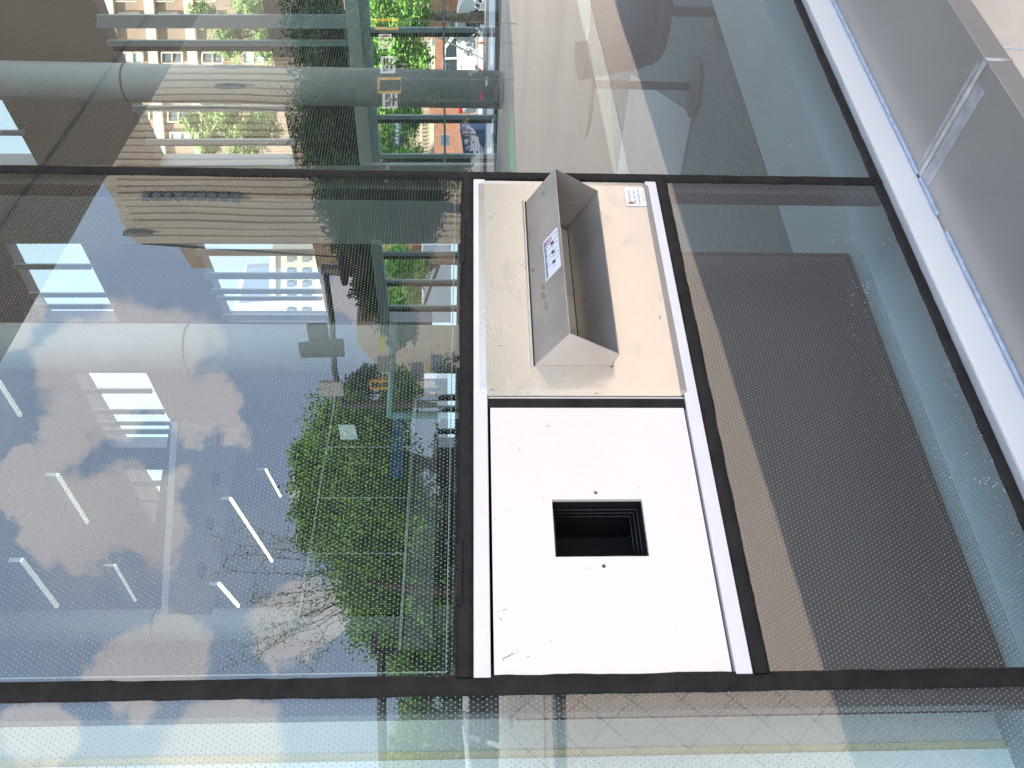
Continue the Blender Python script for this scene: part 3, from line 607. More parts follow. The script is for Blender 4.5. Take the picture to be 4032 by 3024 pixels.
def stext(txt, u, v, wd, hgt, mat, nm='sticker_text'):
    c = bpy.data.curves.new('t', 'FONT'); c.body = txt; c.size = 1; o = bpy.data.objects.new('t', c); me = o.to_mesh(); wm = max(v_.co.x for v_ in me.vertices)
    mb = MB(); mb.add([(sx0 + SW * (u + wd * v_.co.x / wm), ys, sz0 + SH * (v + hgt * v_.co.y)) for v_ in me.vertices], [tuple(p.vertices) for p in me.polygons]); o.to_mesh_clear(); bpy.data.objects.remove(o)
    mb.build(nm, mat, st)
stext('KINGSLEY', .27, .74, .62, .16, 'ink'); stext('800-376-7209', .12, .50, .72, .14, 'ink'); stext('www.kingsley.com', .07, .30, .84, .13, 'inkblack'); stext('Made in USA', .26, .09, .46, .11, 'inkgrey')
m = MB(); m.add([(sx0 + SW * u, ys, sz0 + SH * v) for u, v in ((.09, .84), (.23, .84), (.235, .72), (.20, .63), (.16, .57), (.12, .63), (.085, .72))], [tuple(range(7))]); m.build('shield_emblem', 'copper', st)
m = MB(); m.add([(sx0 + SW * u, ys, sz0 + SH * v) for u, v in ((.085, .85), (.235, .85), (.24, .93), (.20, .88), (.16, .95), (.12, .88), (.08, .93))], [tuple(range(7))]); m.build('crown_emblem', 'gold', st)
# scratches on the plate
yy = YP - .0003; SC = ('scratch', 'inkgrey', br)
scuff([(1926, 860), (1935, 855), (1945, 846), (1952, 835)], .0004); scuff([(1922, 1177), (1932, 1179)], .0003); scuff([(1948, 1361), (1966, 1361), (1982, 1359)], .0004); scuff([(1930, 1533), (1937, 1535), (1946, 1534)], .0009); scuff([(2596, 1243), (2600, 1255)], .0012); scuff([(2340, 1548), (2356, 1546)], .0006); scuff([(1918, 1465), (1922, 1465)], .0008)
m = MB(); m.box((pxl - .0030, -.004, TZ0 + TH + .002), (pxl - .0012, .004, TZ1 - TH - .002)); m.build('backing_edge', 'white', hd)

# ------------------------------------------------------------------ inside the hall
cbx0, cbx1 = M2 + .03, atZ(3350, 995, GZ).x; cy = atZ(3350, 995, GZ).y
cab = thing('book_bin_cabinet', (cbx0, cy, 0), 'dark cabinet standing just inside the glass below the book return', 'cabinet')
m = MB(); m.box((cbx0, cy, GZ + .003), (cbx1, .95, 1.42)); m.build('carcass', 'gapblack', cab, bevel=.004)
m = MB(); m.box((cbx0 + .02, cy - .004, GZ + .02), (cbx1 - .02, cy - .0005, 1.03)); m.build('cabinet_front', 'anodised', cab)
m = MB(); m.box((-10, .158, GZ - .1), (xs[-1], .47, GZ)); o = m.build('inner_sill', 'sillin', lib)
# pale partition left of the cabinet
pa = thing('pale_partition', (-2, .3, 0), 'pale green partition just inside the leftmost pane', 'partition')
pe1 = atY(2500, 2815, .30).x; pe2 = atY(2500, 2945, .30).x; pe3 = atY(2500, 2978, .30).x
m = MB(); m.box((pe2, .30, GZ), (pe1, .36, 6)); m.build('partition_end', 'partgrey', pa)
m = MB(); m.box((pe3, .297, GZ), (pe2 - .0005, .36, 6)); m.build('partition_edge', 'parttan', pa)
m = MB(); m.box((-6, .294, GZ), (pe3 - .0005, .36, 6)); m.build('partition_board', 'partpale', pa)
# floor zones
m = MB(); z = .0
sA = atZ(2430, 690, z); sB = atZ(2680, 690, z)
sC = atZ(2485, 290, z); sD = atZ(2725, 450, z); m.add([(sA.x, sA.y, z), (sB.x, sB.y, z), (sD.x, sD.y, z), (sC.x, sC.y, z)], [(0, 1, 2, 3)]); o = m.build('floor_stripe', 'floorlight', lib)
# pedestal table and chair
def lathe(mb, prof, c, seg=28):
    vs = []
    for r_, z_ in prof: vs += [(c[0] + r_ * math.cos(2 * math.pi * k / seg), c[1] + r_ * math.sin(2 * math.pi * k / seg), z_) for k in range(seg)]
    mb.add(vs, [(i * seg + k, i * seg + (k + 1) % seg, (i + 1) * seg + (k + 1) % seg, (i + 1) * seg + k) for i in range(len(prof) - 1) for k in range(seg)])
tp = atZ(2722, 340, .02)
tb = thing('pedestal_table', (tp.x, tp.y, 0), 'dark round pedestal table base standing in front of the rightmost pane floor', 'table')
m = MB(); lathe(m, [(0, .002), (.20, .002), (.20, .012), (.05, .03), (0, .03)], tp); m.build('base_disc', 'chairgrey', tb, smooth=False)
m = MB(); m.tube([(tp.x, tp.y, .03), (tp.x, tp.y, .72)], .028, 16); m.build('post', 'chairgrey', tb, smooth=True)
m = MB(); lathe(m, [(0, .72), (.34, .72), (.35, .73), (.35, .745), (0, .75)], tp); m.build('tabletop', 'platformwood', tb)
cp_ = atT(2490, 40, 5.0)
chh = thing('lounge_chair', (cp_.x, cp_.y, 0), 'grey moulded tub chair beside the pedestal table', 'chair')
def shell(z0, z1, r0, r1, a0, a1, th_=.03, n=16):
    m = MB(); vs = []
    for i_ in range(n + 1):
        a = R(a0 + (a1 - a0) * i_ / n); d_ = Vector((math.cos(a), math.sin(a), 0)); c_ = Vector((cp_.x, cp_.y, 0))
        for f_, rr in ((0, r0 * .8), (.25, r0), (1, r1)): vs += [c_ + d_ * rr + Vector((0, 0, z0 + (z1 - z0) * f_)), c_ + d_ * (rr - th_) + Vector((0, 0, z0 + (z1 - z0) * f_ + (.02 if f_ == 0 else 0)))]
    m.add(vs, [q for i_ in range(n) for q in ((i_ * 6, i_ * 6 + 2, i_ * 6 + 8, i_ * 6 + 6), (i_ * 6 + 2, i_ * 6 + 4, i_ * 6 + 10, i_ * 6 + 8), (i_ * 6 + 1, i_ * 6 + 7, i_ * 6 + 9, i_ * 6 + 3), (i_ * 6 + 3, i_ * 6 + 9, i_ * 6 + 11, i_ * 6 + 5), (i_ * 6 + 4, i_ * 6 + 5, i_ * 6 + 11, i_ * 6 + 10))]); return m
shell(.36, .84, .33, .40, 60, 330).build('backrest', 'chairgrey', chh, smooth=True)
m = MB(); lathe(m, [(0, .36), (.27, .36), (.31, .41), (.30, .48), (0, .50)], cp_); m.build('seat', 'chairgrey', chh, smooth=False)
m = MB(); m.tube([(cp_.x, cp_.y, .01), (cp_.x, cp_.y, .36)], .03, 12); m.build('pedestal', 'chairgrey', chh)
m = MB(); lathe(m, [(0, .002), (.15, .002), (.15, .012), (0, .015)], cp_); m.build('foot_plate', 'chairgrey', chh)
# dark panelled partition at the back with thin pale joints
YD = 9.0
dp = thing('dark_screen', atY(1600, 1900, YD), 'tall dark screen of four panels with thin pale joints behind the tree reflection', 'screen')
edges = [(1571, 1320, 1635), (1760, 1289, 1621), (1960, 1255, 1606), (2179, 1218, 1589), (2420, 1178, 1572)]
for k in range(4):
    (ya, a0_, b0_), (yb, a1_, b1_) = edges[k], edges[k + 1]
    m = MB(); m.slab([atY(a0_, ya, YD), atY(b0_, ya, YD), atY(b1_, yb - 3, YD), atY(a1_, yb - 3, YD)], (0, .08, 0)); m.build('panel', 'darkpanel', dp)
for ya, a0_, b0_ in edges[1:4]:
    m = MB(); m.slab([atY(a0_ - 4, ya - 2, YD - .01), atY(b0_ + 2, ya - 2, YD - .01), atY(b0_ + 2, ya + 2, YD - .01), atY(a0_ - 4, ya + 2, YD - .01)], (0, .05, 0)); m.build('joint', 'linepale', dp)
m = MB(); m.slab([atY(1316, 1568, YD - .01), atY(1322, 1568, YD - .01), atY(1180, 2424, YD - .01), atY(1173, 2424, YD - .01)], (0, .05, 0)); m.build('top_rail', 'linepale', dp)
co_ = thing('service_counter', atY(1690, 1900, 8.0), 'long grey service counter below the dark screen', 'counter')
m = MB(); m.slab([atY(1640, 1575, 8), atY(1722, 1585, 8), atY(1705, 2560, 8), atY(1578, 2560, 8)], (0, .5, 0)); m.build('counter_front', 'counter', co_)
m = MB(); m.slab([atY(1630, 1575, 7.95), atY(1640, 1575, 7.95), atY(1578, 2560, 7.95), atY(1566, 2560, 7.95)], (0, .6, 0)); m.build('counter_top', 'linepale', co_)
m = MB(); m.slab([atY(1590, 1625, 7.5), atY(1546, 1625, 7.5), atY(1536, 1880, 7.5), atY(1584, 1880, 7.5)], (0, .04, 0)); o = m.build('notice_board', 'blue'); tag(o, 'long blue notice board hanging across the dark screen', 'notice board')
# hanging paper in front of the screen
m = MB(); m.slab([atY(1332, 1672, 6.5), atY(1395, 1672, 6.5), atY(1410, 1730, 6.5), atY(1340, 1730, 6.5)], (0, .01, 0)); o = m.build('hanging_sheet', 'partgrey'); tag(o, 'small grey sheet hanging at the upper left of the dark screen', 'sheet')

# ------------------------------------------------------------------ ground
def struct(mb, name, mat): o = mb.build(name, mat); tag(o, kind='structure'); return o
m = MB(); m.add([(-600, -600, -.012), (600, -600, -.012), (600, 600, -.012), (-600, 600, -.012)], [(0, 1, 2, 3)]); struct(m, 'ground', 'sidewalk')
m = MB(); m.add([(-60, -16, 0), (60, -16, 0), (60, -.30, 0), (-60, -.30, 0)], [(0, 1, 2, 3)]); struct(m, 'plaza_pavement', 'pavement')
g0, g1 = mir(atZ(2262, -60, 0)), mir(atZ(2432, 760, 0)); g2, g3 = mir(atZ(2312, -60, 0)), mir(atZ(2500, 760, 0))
m = MB(); m.add([(g0.x, g0.y, .004), (g1.x, g1.y, .004), (g3.x, g3.y, .004), (g2.x, g2.y, .004)], [(0, 1, 2, 3)]); struct(m, 'sunlit_band', 'sunband')  # narrow sunlit strip on the plaza, its light painted in as a paler sheet
m = MB(); m.box((-60, -16.25, -.01), (60, -16.004, .0)); struct(m, 'kerb', 'kerb')
m = MB(); m.add([(-200, -32, -.008), (200, -32, -.008), (200, -16.25, -.008), (-200, -16.25, -.008)], [(0, 1, 2, 3)]); struct(m, 'road', 'asphalt')
m = MB(); m.add([(-60, -18.7, -.004), (27, -18.7, -.004), (27, -17.3, -.004), (-60, -17.3, -.004)], [(0, 1, 2, 3)]); struct(m, 'cycle_lane', 'bikegreen')
m = MB()
for y in (-17.1, -18.95): m.add([(-60, y - .06, -.0035), (45, y - .06, -.0035), (45, y + .06, -.0035), (-60, y + .06, -.0035)], [(0, 1, 2, 3)])
struct(m, 'lane_line', 'linewhite')
m = MB(); m.add([(60, -70, -.0), (75, -70, 0), (75, -16, 0), (60, -16, 0)], [(0, 1, 2, 3)]); struct(m, 'cross_street', 'asphalt')
m = MB(); m.box((16, 3, -.1), (400, 400, 1.02)); struct(m, 'upper_street', 'sidewalk')
m = MB(); m.box((22, 4, 1.0), (30, 300, 1.024)); struct(m, 'upper_road', 'asphalt')

# ------------------------------------------------------------------ trees
def leaf_mb(blobs, n, size, rnd, squash=.8):
    mb = MB(); tot = sum(r ** 2 for _, r in blobs); vs = []; fs = []
    for c, r in blobs:
        k = int(n * r * r / tot); cl = [(Vector((rnd.gauss(0, 1), rnd.gauss(0, 1), rnd.gauss(0, 1))).normalized() * r * (.45 + .55 * rnd.random())) for _ in range(max(6, k // 28))]
        for _ in range(k):
            q = rnd.choice(cl); p = c + Vector((q.x, q.y, q.z * squash)) + Vector((rnd.gauss(0, 1), rnd.gauss(0, 1), rnd.gauss(0, .8))) * r * .13
            u = Vector((rnd.gauss(0, 1), rnd.gauss(0, 1), rnd.gauss(0, 1))).normalized(); w_ = u.orthogonal().normalized(); s_ = size * (.6 + .8 * rnd.random()); o = len(vs)
            vs += [p - u * s_, p + w_ * s_ * .55, p + u * s_, p - w_ * s_ * .55]; fs.append((o, o + 1, o + 2, o + 3))
    mb.add(vs, fs); return mb
def tree(name, base, blobs, n, size, mat, label, group, trunk=.2, core=True):
    rnd = random.Random(hash(label) % 1000 if False else len(label) * 7 + int(base.x))
    th = thing(name, base, label, 'tree', group)
    lm = leaf_mb(blobs, int(n * 1.35), size * .8, rnd)
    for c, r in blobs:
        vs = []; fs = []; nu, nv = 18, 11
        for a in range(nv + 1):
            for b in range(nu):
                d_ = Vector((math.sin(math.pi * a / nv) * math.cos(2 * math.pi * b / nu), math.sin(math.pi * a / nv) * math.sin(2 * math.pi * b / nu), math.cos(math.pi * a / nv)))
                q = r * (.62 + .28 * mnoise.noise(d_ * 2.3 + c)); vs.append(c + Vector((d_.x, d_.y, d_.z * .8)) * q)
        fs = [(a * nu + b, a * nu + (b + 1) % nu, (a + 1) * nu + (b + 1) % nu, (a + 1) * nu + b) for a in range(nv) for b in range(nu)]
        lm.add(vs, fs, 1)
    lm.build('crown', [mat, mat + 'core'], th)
    cx = blobs[0][0]; m = MB(); m.tube([base, base.lerp(cx, .4) + Vector((.1, .1, 0)), cx], [trunk, trunk * .75, trunk * .35], 9)
    for c, r in blobs[:5]:
        a = base.lerp(cx, .5); m.tube([a, a.lerp(c, .6) + Vector((0, 0, .2)), c], [trunk * .45, trunk * .28, trunk * .1], 6)
    m.build('trunk', 'bark', th, smooth=True); return th
def RB(t, *L_): return [(rT(px, py, t), r * t / F) for px, py, r in L_]
def TB(t, *L_): return [(atT(px, py, t), r * t / F) for px, py, r in L_]
GR = 'street trees mirrored in the glass'
b = RB(46, (1380, 60, 230), (1300, 250, 210), (1500, 400, 230), (1290, 520, 200), (1350, 640, 190), (1560, 150, 200), (1600, 560, 190), (1230, 100, 150), (1650, 330, 170), (1720, 250, 150), (1740, 450, 150), (1760, 600, 130), (1800, 100, 120), (1760, 0, 150), (1800, 350, 110))
tree('street_tree', Vector((b[0][0].x, b[0][0].y, 0)), b, 42000, .13, 'leafdark', 'huge dark green tree filling the middle of the right hand pane', GR, .4)
b = RB(40, (1420, 820, 190), (1560, 900, 200), (1420, 960, 150), (1650, 780, 160), (1320, 760, 110), (1530, 1040, 120), (1460, 1150, 110), (1560, 1260, 110))
tree('street_tree', Vector((b[0][0].x, b[0][0].y, 0)), b, 26000, .11, 'leafdark', 'dark green tree in the left pane beside the vertical joint', GR, .3)
b = RB(30, (1330, 1700, 190), (1300, 1880, 190), (1480, 1760, 200), (1470, 1960, 230), (1420, 2150, 220), (1560, 2250, 210), (1500, 2400, 200), (1600, 2030, 200), (1620, 2520, 170), (1230, 1800, 110), (1560, 1560, 120), (1690, 2350, 150), (1640, 2640, 130), (1230, 2050, 120))
tree('street_tree', Vector((b[3][0].x, b[3][0].y, 0)), b, 60000, .085, 'leafmid', 'large fresh green tree mirrored over the dark screen in the left pane', GR, .3)
b = RB(26, (1640, 2860, 120), (1600, 2990, 110), (1660, 3080, 130), (1580, 3150, 110))
tree('street_tree', Vector((b[0][0].x, b[0][0].y, 0)), b, 14000, .07, 'leafmid', 'dark green tree mirrored at the bottom left corner pane', GR, .2)
b = RB(34, (1390, 1545, 70), (1420, 1500, 60), (1450, 1480, 55))
tree('street_tree', Vector((b[0][0].x, b[0][0].y, 0)), b, 4000, .08, 'leafdark', 'small pointed dark tree beside the traffic signal', GR, .12)
b = RB(34, *[(1800 + 20 * math.sin(k * 1.7), 1500 + k * 105, 105 + 15 * math.sin(k * 2.3)) for k in range(15)])
rnd0 = random.Random(3); th = thing('hedge', (b[7][0].x, b[7][0].y, 0), 'long dark hedge under the mirrored tree, left of the seal', 'hedge')
leaf_mb(b, 30000, .07, rnd0).build('crown', 'leafdark', th)
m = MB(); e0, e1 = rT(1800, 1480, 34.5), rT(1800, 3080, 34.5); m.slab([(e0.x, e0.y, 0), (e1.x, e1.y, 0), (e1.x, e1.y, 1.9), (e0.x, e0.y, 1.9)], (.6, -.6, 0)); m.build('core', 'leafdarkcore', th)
# bare tree with upswept twigs
rnd = random.Random(5)
bt0 = rT(1640, 2330, 22); th = thing('bare_tree', (bt0.x, bt0.y, 0), 'nearly bare tree with fine upswept twigs and tiny spring leaves', 'tree')
m = MB(); lf = []
for k in range(26):
    px1 = rnd.uniform(830, 1240); py1 = rnd.uniform(2030, 2640); s_ = rT(1430 + rnd.uniform(-60, 30), 2290 + (py1 - 2330) * .35, 22 + rnd.uniform(-1, 1)); e = rT(px1, py1, 22 + rnd.uniform(-1.5, 1.5))
    pts = [s_.lerp(e, i / 6) + Vector((rnd.gauss(0, .05), rnd.gauss(0, .05), rnd.gauss(0, .05) + .25 * math.sin(i / 6 * 3.1) * .3)) for i in range(7)]
    m.tube(pts, [.013 - .0017 * i for i in range(7)], 4)
    for j in range(3, 7):
        for _ in range(5):
            e2 = pts[j] + Vector((rnd.gauss(0, .18), rnd.gauss(0, .18), rnd.uniform(.02, .4))); m.tube([pts[j], e2], [.004, .002], 3); lf.append(e2)
base = Vector((bt0.x, bt0.y, 0)); m.tube([base, rT(1640, 2320, 22), rT(1440, 2290, 22)], [.16, .12, .06], 8)
m.build('trunk', 'twig', th)
m = MB()
for p in lf:
    for _ in range(3):
        q = p + Vector((rnd.gauss(0, .06), rnd.gauss(0, .06), rnd.gauss(0, .06))); u = Vector((rnd.gauss(0, 1), rnd.gauss(0, 1), rnd.gauss(0, 1))).normalized(); w_ = u.orthogonal().normalized(); m.add([q - u * .03, q + w_ * .018, q + u * .03, q - w_ * .018], [(0, 1, 2, 3)])
m.build('crown', 'leafmid', th)
# trees outside the end wall
GT = 'trees outside the far end wall'
b = TB(34, (1000, 40, 120), (900, 160, 90), (880, 460, 110), (960, 560, 110), (1040, 480, 90), (820, 560, 80), (1060, 170, 90), (760, 480, 60), (800, 60, 70))
tree('park_tree', Vector((b[0][0].x, b[0][0].y, 1)), b, 12000, .09, 'leaflight', 'pale sunlit tree in front of the cream windowed building', GT, .2)
b = TB(31, (1500, 60, 130), (1560, 180, 120), (1440, 250, 90), (1500, 300, 90), (1620, 60, 110), (1640, 230, 80), (1490, 420, 90), (1560, 500, 100), (1500, 600, 100), (1610, 430, 80), (1600, 640, 90), (1470, 700, 80))
tree('park_tree', Vector((b[0][0].x, b[0][0].y, 1)), b, 24000, .08, 'leafmid', 'bright green tree above the white parked car', GT, .2)
b = TB(33, (1560, 1030, 90), (1600, 1170, 90), (1650, 1060, 60), (1500, 1180, 60), (1600, 1480, 60), (1500, 1240, 50))
tree('park_tree', Vector((b[0][0].x, b[0][0].y, 1)), b, 11000, .07, 'leafmid', 'bright green tree behind the low glazing left of the joint', GT, .15)

# ------------------------------------------------------------------ buildings
def bpart(mb, nm, mat, par): return mb.build(nm, mat, par)
# mirrored stone tower
XT = 62; tw = thing('stone_tower', rX(1800, 640, XT), 'tall fluted beige stone tower with arched openings and stepped shoulder', 'building')
outline = [(390, 700), (440, 775), (480, 880), (540, 962), (1860, 962), (1860, 225), (200, 225), (200, 560)]
m = MB(); m.slab([rX(px, py, XT) for px, py in outline], (9, 0, 0)); bpart(m, 'wall', 'towerstone', tw)
for k in range(26):
    y_ = 236 + k * 28
    xa = 240 if y_ < 650 else 460 + max(0, (y_ - 760)) * .55
    pw = (7, 15, 5, 10, 19, 6, 9)[k % 7]; pd = .15 + .05 * (k % 4); m = MB(); m.slab([rX(xa, y_, XT - pd), rX(1850, y_, XT - pd), rX(1850, y_ + pw, XT - pd), rX(xa, y_ + pw, XT - pd)], (pd, 0, 0)); bpart(m, 'pilaster', 'towerstone', tw)
for (px, py) in ((900, 262), (905, 345), (545, 930), (640, 790)):
    m = MB(); m.slab([rX(px + 10 * math.cos(a * .628) * 5.0 if False else px + 60 * math.cos(a * .628), py + 8 * math.sin(a * .628), XT - .64) for a in range(10)], (.5, 0, 0)); bpart(m, 'arched_opening', 'towerdark', tw)
for k in range(9):
    m = MB(); xk = 560 + k * 44; m.slab([rX(xk, 768, XT - .62), rX(xk + 30, 768, XT - .62), rX(xk + 30, 800, XT - .62), rX(xk, 800, XT - .62)], (.5, 0, 0)); bpart(m, 'window', 'windowglass', tw)
# mirrored low orange-stone block left of the tower and grey block
XB = 70; hb = thing('corner_block', rX(1800, 1000, XB), 'low orange brown stone block behind the tower', 'building')
m = MB(); m.slab([rX(560, 966, XB), rX(700, 966, XB), rX(760, 1060, XB), rX(1860, 1060, XB), rX(1860, 966, XB)], (8, 0, 0)); bpart(m, 'wall', 'orangestone', hb)
hb = thing('grey_house', rX(1800, 1420, 55), 'low grey brown house mirrored beside the round column', 'building')
m = MB(); m.slab([rX(1395, 1280, 55), rX(1400, 1350, 55), rX(1470, 1420, 55), rX(1480, 1560, 55), rX(1860, 1560, 55), rX(1860, 1275, 55)], (8, 0, 0)); bpart(m, 'wall', 'towerstone', hb)
for x0_, y0_ in ((1620, 1430), (1700, 1400), (1760, 1480)):
    m = MB(); m.slab([rX(x0_, y0_, 54.8), rX(x0_ + 40, y0_, 54.8), rX(x0_ + 40, y0_ + 60, 54.8), rX(x0_, y0_ + 60, 54.8)], (.3, 0, 0)); bpart(m, 'window', 'windowglass', hb)
# cream windowed building beyond the end wall
XC = 52; cb = thing('cream_window_building', atX(1800, 300, XC), 'tan brick building with cream framed windows beyond the end wall', 'building')
m = MB(); m.slab([atX(150, -250, XC), atX(1880, -250, XC), atX(1880, 760, XC), atX(260, 760, XC)], (8, 0, 0)); bpart(m, 'wall', 'tanbrick', cb)
for xa in (385, 545, 700):
    m = MB(); m.slab([atX(xa, -250, XC - .5), atX(xa + 38, -250, XC - .5), atX(xa + 118, 760, XC - .5), atX(xa + 82, 760, XC - .5)], (.5, 0, 0)); bpart(m, 'cornice', 'creamstone', cb)
for i, y_ in enumerate((-40, 55, 205, 435, 520, 650)):
    for j, xa in enumerate((330, 455, 610, 770, 930)):
        sh = y_ * .11; x0_ = xa + sh
        m = MB(); fw = 5; X_ = XC - .35
        for (a, b_, c_, d_) in ((x0_, x0_ + 86, y_, y_ + fw), (x0_, x0_ + 86, y_ + 48 - fw, y_ + 48), (x0_, x0_ + fw, y_, y_ + 48), (x0_ + 86 - fw, x0_ + 86, y_, y_ + 48), (x0_ + 42, x0_ + 46, y_, y_ + 48)):
            m.slab([atX(a, c_, X_), atX(b_, c_, X_), atX(b_, d_, X_), atX(a, d_, X_)], (.3, 0, 0))
        wf = bpart(m, 'window', 'creamstone', cb)
        m = MB(); m.slab([atX(x0_ + fw, y_ + fw, XC - .2), atX(x0_ + 86 - fw, y_ + fw, XC - .2), atX(x0_ + 86 - fw, y_ + 48 - fw, XC - .2), atX(x0_ + fw, y_ + 48 - fw, XC - .2)], (.1, 0, 0)); m.build('pane', 'windowpale' if (i + j) % 3 == 0 else 'windowglass', wf)
# far flats seen through the middle opening
XF = 80; ff = thing('far_flats', atX(1500, 1100, XF), 'distant pale flats with small square windows against blue sky', 'building')
m = MB(); m.slab([atX(1068, 1000, XF), atX(1480, 985, XF), atX(1480, 1300, XF), atX(1075, 1300, XF), atX(1075, 1200, XF)], (9, 0, 0)); bpart(m, 'wall', 'olive', ff)
m = MB(); m.slab([atX(1060, 1005, XF - .5), atX(1085, 990, XF - .5), atX(1085, 1180, XF - .5), atX(1060, 1160, XF - .5)], (.4, 0, 0)); bpart(m, 'gable', 'greybuilding', ff)
for i, y_ in enumerate((1010, 1060, 1110, 1160, 1215)):
    for xa in (1130, 1190):
        m = MB(); m.slab([atX(xa, y_, XF - .3), atX(xa + 28, y_, XF - .3), atX(xa + 28, y_ + 22, XF - .3), atX(xa, y_ + 22, XF - .3)], (.2, 0, 0)); bpart(m, 'window', 'windowglass', ff)
gs = thing('grey_slab_building', atX(1500, 1230, 95), 'hazy grey slab building with a stepped roof in the middle opening', 'building')
m = MB(); m.slab([atX(915, 1225, 95), atX(940, 1195, 95), atX(1010, 1190, 95), atX(1060, 1186, 95), atX(1500, 1186, 95), atX(1500, 1330, 95), atX(915, 1330, 95)], (9, 0, 0)); bpart(m, 'wall', 'greybuilding', gs)
m = MB(); m.slab([atX(1690, -300, 36), atX(1850, -300, 36), atX(1850, 780, 36), atX(1690, 780, 36)], (.4, 0, 0)); o = m.build('brick_wall', 'brickred'); tag(o, 'long dark red brick wall behind the white car and the blue bin', 'wall')
# balustrade and stone wall, upper street
bl = thing('stone_balustrade', atT(1700, 520, 33), 'yellow stone balustrade with dark gaps on the upper street', 'balustrade')
m = MB(); m.slab([atX(1652, 485, 30), atX(1662, 485, 30), atX(1664, 612, 30), atX(1654, 612, 30)], (.4, 0, 0)); m.slab([atX(1690, 485, 30), atX(1708, 485, 30), atX(1710, 612, 30), atX(1692, 612, 30)], (.4, 0, 0)); m.build('rail', 'creamstone', bl)
for k in range(8):
    y_ = 488 + k * 15; m = MB(); p, q_ = atX(1662, y_ + 4, 30.2), atX(1692, y_ + 4, 30.2); m.tube([p, p.lerp(q_, .35), p.lerp(q_, .7), q_], [.04, .02, .055, .035], 8); m.build('baluster', 'creamstone', bl)
sw = thing('stone_gate_pier', atT(1700, 180, 33), 'yellow stone gate pier behind the white car', 'wall')
m = MB(); m.slab([atX(1648, 235, 31), atX(1662, 222, 31), atX(1700, 180, 31), atX(1712, 180, 31), atX(1712, 272, 31), atX(1655, 272, 31)], (.6, 0, 0)); m.build('pier', 'creamstone', sw)
m = MB(); m.slab([atX(1690, 640, 31), atX(1640, 660, 31), atX(1700, 690, 31), atX(1720, 640, 31)], (.6, 0, 0)); m.build('coping', 'creamstone', sw)
bw = thing('brick_wall', atT(1600, 1150, 33), 'red brick wall behind the bright green tree', 'wall')
m = MB(); m.slab([atX(1500, 965, 36), atX(1660, 965, 36), atX(1660, 1270, 36), atX(1520, 1270, 36)], (.4, 0, 0)); m.build('wall', 'brickred', bw)
m = MB(); m.slab([atX(1665, 965, 28), atX(1775, 965, 28), atX(1775, 1270, 28), atX(1668, 1270, 28)], (.3, 0, 0)); o = m.build('white_hoarding', 'carwhite'); tag(o, 'long white hoarding at the foot of the low glazing', 'hoarding')
m = MB(); m.slab([atX(1665, 1490, 28), atX(1762, 1490, 28), atX(1764, 1750, 28), atX(1668, 1750, 28)], (.3, 0, 0)); o = m.build('white_hoarding', 'carwhite'); tag(o, 'short white hoarding beside the counter, left of the round column', 'hoarding')

